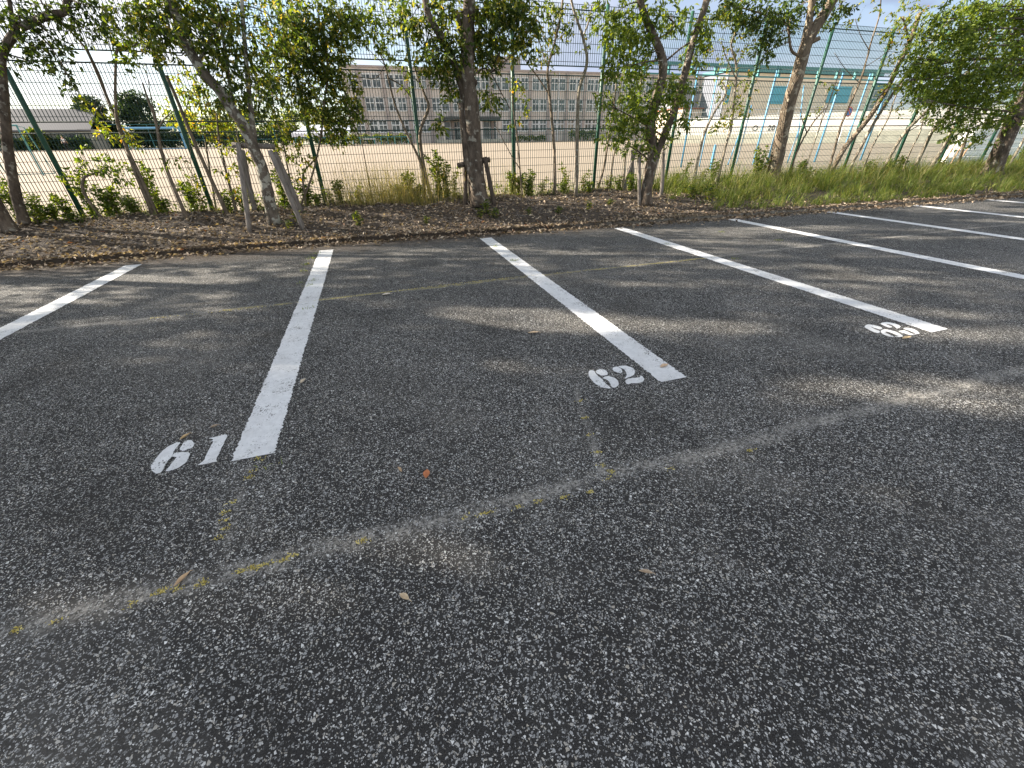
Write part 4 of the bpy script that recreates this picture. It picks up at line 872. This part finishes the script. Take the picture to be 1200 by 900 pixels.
for k, (xp, hh, r, lab) in enumerate([(190, 4.4, 3.0, 'low dark bushy tree right of the oval evergreen'), (225, 5.2, 3.4, 'rounded bushy tree behind the blue goal'), (262, 4.8, 3.2, 'bushy tree beyond the leaning lichen spotted tree'), (300, 5.4, 3.6, 'bushy tree behind the pale stakes, left of the tent'), (335, 4.2, 3.2, 'low bushy tree directly behind the white tent'), (130, 4.2, 2.6, 'low dark bush between the two evergreens'), (385, 5.6, 3.0, 'bushy tree between tent and school end wall'), (44, 2.6, 1.2, 'small bush before the shed wall'), (350, 6.0, 4.0, 'tall pale bushy tree in the gap between tent and sky')]):
    y = 96 + k % 3 * 2.5 if k != 7 else 84; p_ = atY(xp, 165, y); far_tree('background_tree', lab, p_[0], y, hh, r, 2000, M_CONIF if k in (0, 5) else M_LMID, group='far bushy trees across the ground', size=.5)
hx0, hx1 = float(atY(118, 165, 90)[0]), float(atY(335, 165, 90)[0])
bush('hedge', 'dark green hedge along the far left edge of the sports ground', 'hedge', hx0, hx1, 90.3, fz(90), 1.9, 1.2, 5200, M_CONIF, .38)
bush('hedge', 'low dark hedge along the foot of the long grey roofed shed', 'hedge', float(atY(2, 172, 84.5)[0]), float(atY(108, 172, 84.5)[0]), 84.5, fz(84), 1.5, 1.0, 2600, M_CONIF, .34)
net = empty('net_fence', ((hx0 + hx1) / 2, 89.2, fz(89)), 'low dark green net fence before the far hedge', 'fence')
for x in np.arange(hx0, hx1, 3.6): MB().tube([(x, 89.2, fz(89)), (x, 89.2, fz(89) + 3.2)], .05, 6).build('post', M_TEALP, net)
for z in (1.0, 2.1, 3.2): MB().tube([(hx0, 89.2, fz(89) + z), (hx1, 89.2, fz(89) + z)], .03, 5).build('rail', M_TEALP, net)
# soccer goal (blue) and teal frame
def goal(label, xa, xb, Y, hgt, mat, deep=1.6, r=.06, name='soccer_goal', cat='goal'):
    z = fz(Y); root = empty(name, ((xa + xb) / 2, Y, z), label, cat)
    for x in (xa, xb): MB().tube([(x, Y, z - .05), (x, Y, z + hgt)], r, 8).build('post', mat, root)
    MB().tube([(xa - r, Y, z + hgt), (xb + r, Y, z + hgt)], r, 8).build('crossbar', mat, root)
    for x in (xa, xb):
        MB().tube([(x, Y, z + hgt - .03), (x, Y + deep * .5, z + hgt - .05), (x, Y + deep, z + .04)], r * .6, 6).build('side_frame', mat, root)
    MB().tube([(xa, Y + deep, z + .05), (xb, Y + deep, z + .05)], r * .6, 6).build('ground_bar', mat, root)
a, b_ = atY(151, 170, 76), atY(216, 168, 76); goal('pale blue soccer goal on the far side of the ground near the evergreens', float(a[0]), float(b_[0]), 76, 2.5, M_BLUEP, r=.13)
a = atY(68, 205, 25.0); goal('small teal metal frame goal behind the first green post', float(a[0]) - 2.2, float(a[0]) - .5, 25, 1.85, M_TEALP, .8, .03)

# far person
def skin_mesh(name, J, E, Rr, mat, parent):
    me = bpy.data.meshes.new(name); me.from_pydata(J, E, []); o = bpy.data.objects.new(name, me); COL.objects.link(o)
    md = o.modifiers.new('s', 'SKIN'); sv = me.skin_vertices[0].data
    for i, r in enumerate(Rr): sv[i].radius = (r, r * .8)
    sv[0].use_root = True; md.use_smooth_shade = True
    sb = o.modifiers.new('d', 'SUBSURF'); sb.levels = 1; sb.render_levels = 1
    dg = bpy.context.evaluated_depsgraph_get(); m2 = bpy.data.meshes.new_from_object(o.evaluated_get(dg)); o.modifiers.clear(); o.data = m2; m2.materials.clear(); m2.materials.append(mat); o.parent = parent; return o
pp = atY(79, 174, 80); pr = empty('person', (pp[0], 80, fz(80)), 'person in a white shirt and dark trousers walking in front of the shed', 'person')
J = [(0,0,.95),(0,0,1.15),(0,0,1.40),(0,0,1.50),(0,0,1.62),(0,0,1.72),(-.20,0,1.40),(-.27,.05,1.13),(-.24,-.12,.92),(.20,0,1.40),(.27,-.03,1.13),(.25,.14,.93),(-.1,0,.90),(-.12,-.14,.50),(-.12,-.02,.08),(-.12,-.16,.03),(.1,0,.90),(.11,.12,.50),(.11,.32,.12),(.11,.22,.03),(-.24,-.17,.85),(.25,.18,.86)]
E_ = [(0,1),(1,2),(2,3),(3,4),(4,5),(2,6),(6,7),(7,8),(2,9),(9,10),(10,11),(0,12),(12,13),(13,14),(14,15),(0,16),(16,17),(17,18),(18,19),(8,20),(11,21)]
Rr = [.13,.12,.14,.055,.085,.07,.06,.042,.033,.06,.042,.033,.085,.06,.04,.035,.085,.06,.04,.035,.035,.035]
M_SKIN = flat('skin', (.45, .28, .20), .6); M_SHIRT = flat('white_shirt', (.75, .75, .74), .8); M_TROUS = flat('dark_trousers', (.03, .03, .04), .8); M_HAIR = flat('black_hair', (.015, .013, .012), .6)
skin_mesh('body', J, E_, Rr, M_SKIN, pr)
skin_mesh('shirt', [J[i] for i in (0,1,2,6,7,9,10)], [(0,1),(1,2),(2,3),(3,4),(2,5),(5,6)], [.15,.145,.165,.08,.06,.08,.06], M_SHIRT, pr)
skin_mesh('trousers', [J[i] for i in (0,12,13,14,16,17,18)], [(0,1),(1,2),(2,3),(0,4),(4,5),(5,6)], [.145,.105,.078,.062,.105,.078,.062], M_TROUS, pr)
skin_mesh('hair', [(0,.02,1.68),(0,.03,1.74)], [(0,1)], [.10,.075], M_HAIR, pr)
for o in pr.children: o.location = (0, 0, 0)

# ------------------------------------------------------------------ right background: backstop frame, hall, terrace
bs = empty('backstop_frame', (18, 17, fz(17)), 'row of thin blue poles with braces and a teal top beam just beyond the fence', 'pole frame')
BY = 16.8
for (xa, ya, xb, yb, w_) in [(792,197,823,78,3.2),(822,200,841,76,3),(863,194,882,78,4),(883,195,911,79,4),(903,193,926,80,3.6),(932,193,958,80,4),(960,194,985,80,4),(1017,194,1040,82,4),(991,193,1016,81,3.4)]:
    B = atY(xa, ya, BY); B[2] = fz(BY) - .1; T = atY(xb, yb, BY); T[0] = B[0] * .4 + T[0] * .6; B[0] = T[0]
    MB().tube([B, T], px2m(w_, B) * .62, 8).build('pole', M_BLUEP, bs, True)
for (xa, ya, xb, yb) in [(853,193,866,158),(863,192,881,123),(922,192,937,150),(933,182,942,100)]:
    A, T = atY(xa, ya, BY - .12), atY(xb, yb, BY - .05); MB().tube([A, T], .024, 6).build('brace', M_BLUEP, bs, True)
A, T = atY(745, 75, BY), atY(1045, 82, BY); zb_ = (A[2] + T[2]) / 2
MB().box(((A[0] + T[0]) / 2, BY, zb_), (T[0] - A[0], .10, .10)).build('top_beam', M_TEALP, bs)
MB().box(((A[0] + T[0]) / 2, BY - .04, zb_ - .34), (T[0] - A[0], .06, .05)).build('lower_beam', M_TEALP, bs)
for x in np.arange(A[0] + .4, T[0], 1.1): MB().box((x, BY + .02, zb_ - .18), (.09, .1, .3)).build('bracket', M_TEALP, bs)
A = atY(832, 200, 15.5); tag(MB().tube([(A[0], 15.5, fz(15.5) - .05), (A[0], 15.5, fz(15.5) + .85)], .05, 8).add([(A[0], 15.5, fz(15.5) + .9)] + [(A[0] + .05 * math.cos(k * .785), 15.5 + .05 * math.sin(k * .785), fz(15.5) + .845) for k in range(8)], [(0, 1 + k, 1 + (k + 1) % 8) for k in range(8)]).build('short_post', M_BLUEP, loc=(A[0], 15.5, fz(15.5))), 'short pale blue post standing alone on the sand beside the pole frame', 'post')
# hall
GY = 62.0
gx0, gx1 = float(atY(852, 100, GY)[0]), float(atY(1026, 100, GY)[0]); hall = empty('sports_hall', ((gx0 + gx1) / 2, GY, fz(62)), 'tan walled sports hall with cyan shutters beyond the white terrace', 'building')
ztop = 10.1
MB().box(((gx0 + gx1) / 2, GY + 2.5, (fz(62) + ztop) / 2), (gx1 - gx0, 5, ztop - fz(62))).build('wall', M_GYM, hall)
MB().box((gx0 - .06, GY + 2.6, (fz(62) + ztop) / 2), (.14, 5.3, ztop - fz(62) - .02)).build('end_wall', M_ENDW, hall)
MB().box(((gx0 + gx1) / 2, GY + 2.5, ztop + .2), (gx1 - gx0 + .8, 6.0, .4)).build('roof', M_TEALP, hall)
for (xa, xb, ya, yb) in [(836, 852, 101, 122), (907, 921, 101, 122), (973, 992, 101, 121)]:
    a, b_ = atY(xa, ya, GY), atY(xb, yb, GY); a[0] = max(a[0], gx0 + .2)
    MB().box(((a[0] + b_[0]) / 2, GY - .06, (a[2] + b_[2]) / 2), (abs(b_[0] - a[0]), .14, abs(a[2] - b_[2]))).build('shutter', M_CYAN, hall)
    for k in range(1, 4): pass
st0, st1 = gx1 + .05, float(atY(1052, 100, GY)[0])
MB().box(((st0 + st1) / 2, GY + 2.6, (fz(62) + 9.3) / 2), (st1 - st0, 4.2, 9.3 - fz(62))).build('stair_tower', M_TEALP, hall)
for k in range(3):
    f = MB(); z = 4.6 + k * 1.55
    for dx in (.15, .5, .85): f.box((st0 + (st1 - st0) * dx, GY + .45, z), (.14, .14, 1.15))
    for dz in (-.55, .55): f.box(((st0 + st1) / 2, GY + .45, z + dz), ((st1 - st0) * .75, .15, .12))
    win = f.build('window', M_SASH, hall); MB().box(((st0 + st1) / 2, GY + .47, z), ((st1 - st0) * .7, .04, 1.05)).build('pane', M_GLASS, win)
# annex left of the hall
a, b_ = atY(800, 128, 66), atY(846, 165, 66)
an = empty('annex', ((a[0] + b_[0]) / 2, 66, fz(66)), 'low beige annex with an orange trim and dark upper storey left of the tan hall', 'building')
wx0, wx1 = float(a[0]), gx0 - .3; zt_ = float(a[2])
MB().box(((wx0 + wx1) / 2, 70, (fz(66) + zt_) / 2), (wx1 - wx0, 8, zt_ - fz(66))).build('wall', M_BEIGE, an)
MB().box(((wx0 + wx1) / 2, 70, zt_ + .12), (wx1 - wx0 + .3, 8.3, .14)).build('trim', M_TRIM, an)
MB().box(((wx0 + wx1) / 2, 71, zt_ + 1.3), (wx1 - wx0, 7, 2.1)).build('upper_storey', M_ROOFG, an)
MB().box(((wx0 + wx1) / 2, 70.9, zt_ + 2.43), (wx1 - wx0 + .3, 7.4, .16)).build('roof', M_DARKM, an)
# terrace: diagonal white stand
TA, TB = np.array((39., 55.)), np.array((66., 24.)); td = (TB - TA) / np.linalg.norm(TB - TA); tn = np.array((td[1], -td[0]))
if tn @ np.array((1, 1)) < 0: tn = -tn
tl = np.linalg.norm(TB - TA); ang = math.atan2(td[1], td[0]); RM = Matrix.Rotation(ang, 3, 'Z')
ter = empty('spectator_terrace', (*((TA + TB) / 2), fz(40)), 'white stepped spectator terrace on a grey concrete base along the right side of the ground', 'terrace')
def tbox(name, mat, off, z0, z1, dep, l0=0., l1=1., par=None):
    c = TA + td * tl * (l0 + l1) / 2 + tn * (off + dep / 2); return MB().box((c[0], c[1], (z0 + z1) / 2), (tl * (l1 - l0), dep, z1 - z0), RM).build(name, mat, par or ter)
tbox('base_wall', M_GREYC, 0, .2, 1.9, .6)
wall = tbox('white_wall', M_WHITEL, .3, 1.9, 2.95, .5)
for k in range(4): tbox('step', M_WHITEL, .8 + k * .9, 1.2, 2.75 + k * .38 + .002, .9)
rl = MB()
for k in range(26):
    c = TA + td * tl * k / 25 + tn * 4.6; rl.tube([(c[0], c[1], 3.6), (c[0], c[1], 4.6)], .03, 5)
for z in (4.1, 4.6):
    a_, b2 = TA + tn * 4.6, TB + tn * 4.6; rl.tube([(*a_, z), (*b2, z)], .03, 5)
rl.build('handrail', M_ROOFG, ter)
def lettering(txt, px_, py_, size):
    d = ray(px_, py_); o2 = C0[:2]; Mx = np.array([[d[0], -td[0]], [d[1], -td[1]]]); s = np.linalg.solve(Mx, TA + tn * .285 - o2); p = C0 + d * s[0]
    cu = bpy.data.curves.new('lettering', 'FONT'); cu.body = txt; cu.size = size; cu.extrude = .008; cu.align_x = 'CENTER'
    o = bpy.data.objects.new('lettering', cu); COL.objects.link(o); bpy.context.view_layer.update()
    me = bpy.data.meshes.new_from_object(o.evaluated_get(bpy.context.evaluated_depsgraph_get())); bpy.data.objects.remove(o)
    o = bpy.data.objects.new('lettering', me); COL.objects.link(o); me.materials.clear(); me.materials.append(M_BLACK)
    # upright, facing -tn
    Mr = Matrix(((td[0], 0, -tn[0]), (td[1], 0, -tn[1]), (0, 1, 0)))
    o.parent = ter; lp = np.array(ter.location); o.matrix_local = Matrix.Translation((p[0] - lp[0], p[1] - lp[1], max(1.98, min(2.2, p[2] - .4)) - lp[2])) @ Mr.to_4x4()
lettering('O', 886, 146, .85); lettering('20', 905, 146, .8)
# nearer white steps at the right edge
st = empty('white_steps', (37, 15, fz(14)), 'broad white concrete steps close beyond the fence at the right edge', 'steps')
sx = 25.6
for k in range(5): MB().box((sx + k * 1.1 + 13, 14.0 + k * .45 + .225, fz(14) - .1 + (.3 + k * .28) / 2), (26, .448, .3 + k * .28)).build('step', M_WHITE, st)
for k in range(3): MB().tube([(sx - 1.6 + k * .5, 13.2, fz(13)), (sx - 1.4 + k * .5, 13.2, fz(13) + .8)], .03, 6).build('pipe', flat('rusty_pipe', (.42, .25, .14), .7), st)
# round sign
sp0 = atY(995, 131, 36); sg = empty('round_sign', (sp0[0], 36, fz(36)), 'round no stopping sign with a red ring and blue face on a thin pole', 'sign')
MB().tube([(sp0[0], 36.06, fz(36) - .1), (sp0[0], 36.06, sp0[2] + .3)], .04, 8).build('pole', M_SASH, sg)
R1 = .42; seg = 28
face = MB().add([(sp0[0] + R1 * .8 * math.cos(2 * math.pi * k / seg), 35.985, sp0[2] + R1 * .8 * math.sin(2 * math.pi * k / seg)) for k in range(seg)], [tuple(range(seg))]); face.build('face', M_SIGNB, sg)
ring = MB(); V = []
for rr, yy in ((R1, 35.98), (R1 * .74, 35.98), (R1 * .74, 36.01), (R1, 36.01)):
    V += [(sp0[0] + rr * math.cos(2 * math.pi * k / seg), yy, sp0[2] + rr * math.sin(2 * math.pi * k / seg)) for k in range(seg)]
ring.add(V, [(a * seg + k, a * seg + (k + 1) % seg, ((a + 1) % 4) * seg + (k + 1) % seg, ((a + 1) % 4) * seg + k) for a in range(4) for k in range(seg)]).build('ring', M_RED, sg)
MB().box((sp0[0], 35.975, sp0[2]), (R1 * 1.5, .012, .10), Matrix.Rotation(math.radians(45), 3, 'Y')).build('slash', M_RED, sg)
# thin blue rope sagging along the fence near the third post
A, B = atY(318, 209, 9.6), atY(452, 229, 9.6); mid_ = (A + B) / 2 - np.array((0, 0, .05))
tag(MB().tube(smooth_path([A, mid_, B], 6), .006, 5).build('rope', M_TEALP, loc=A), 'thin teal rope sagging through the weeds from the third green post', 'rope')
bpy.context.view_layer.update()
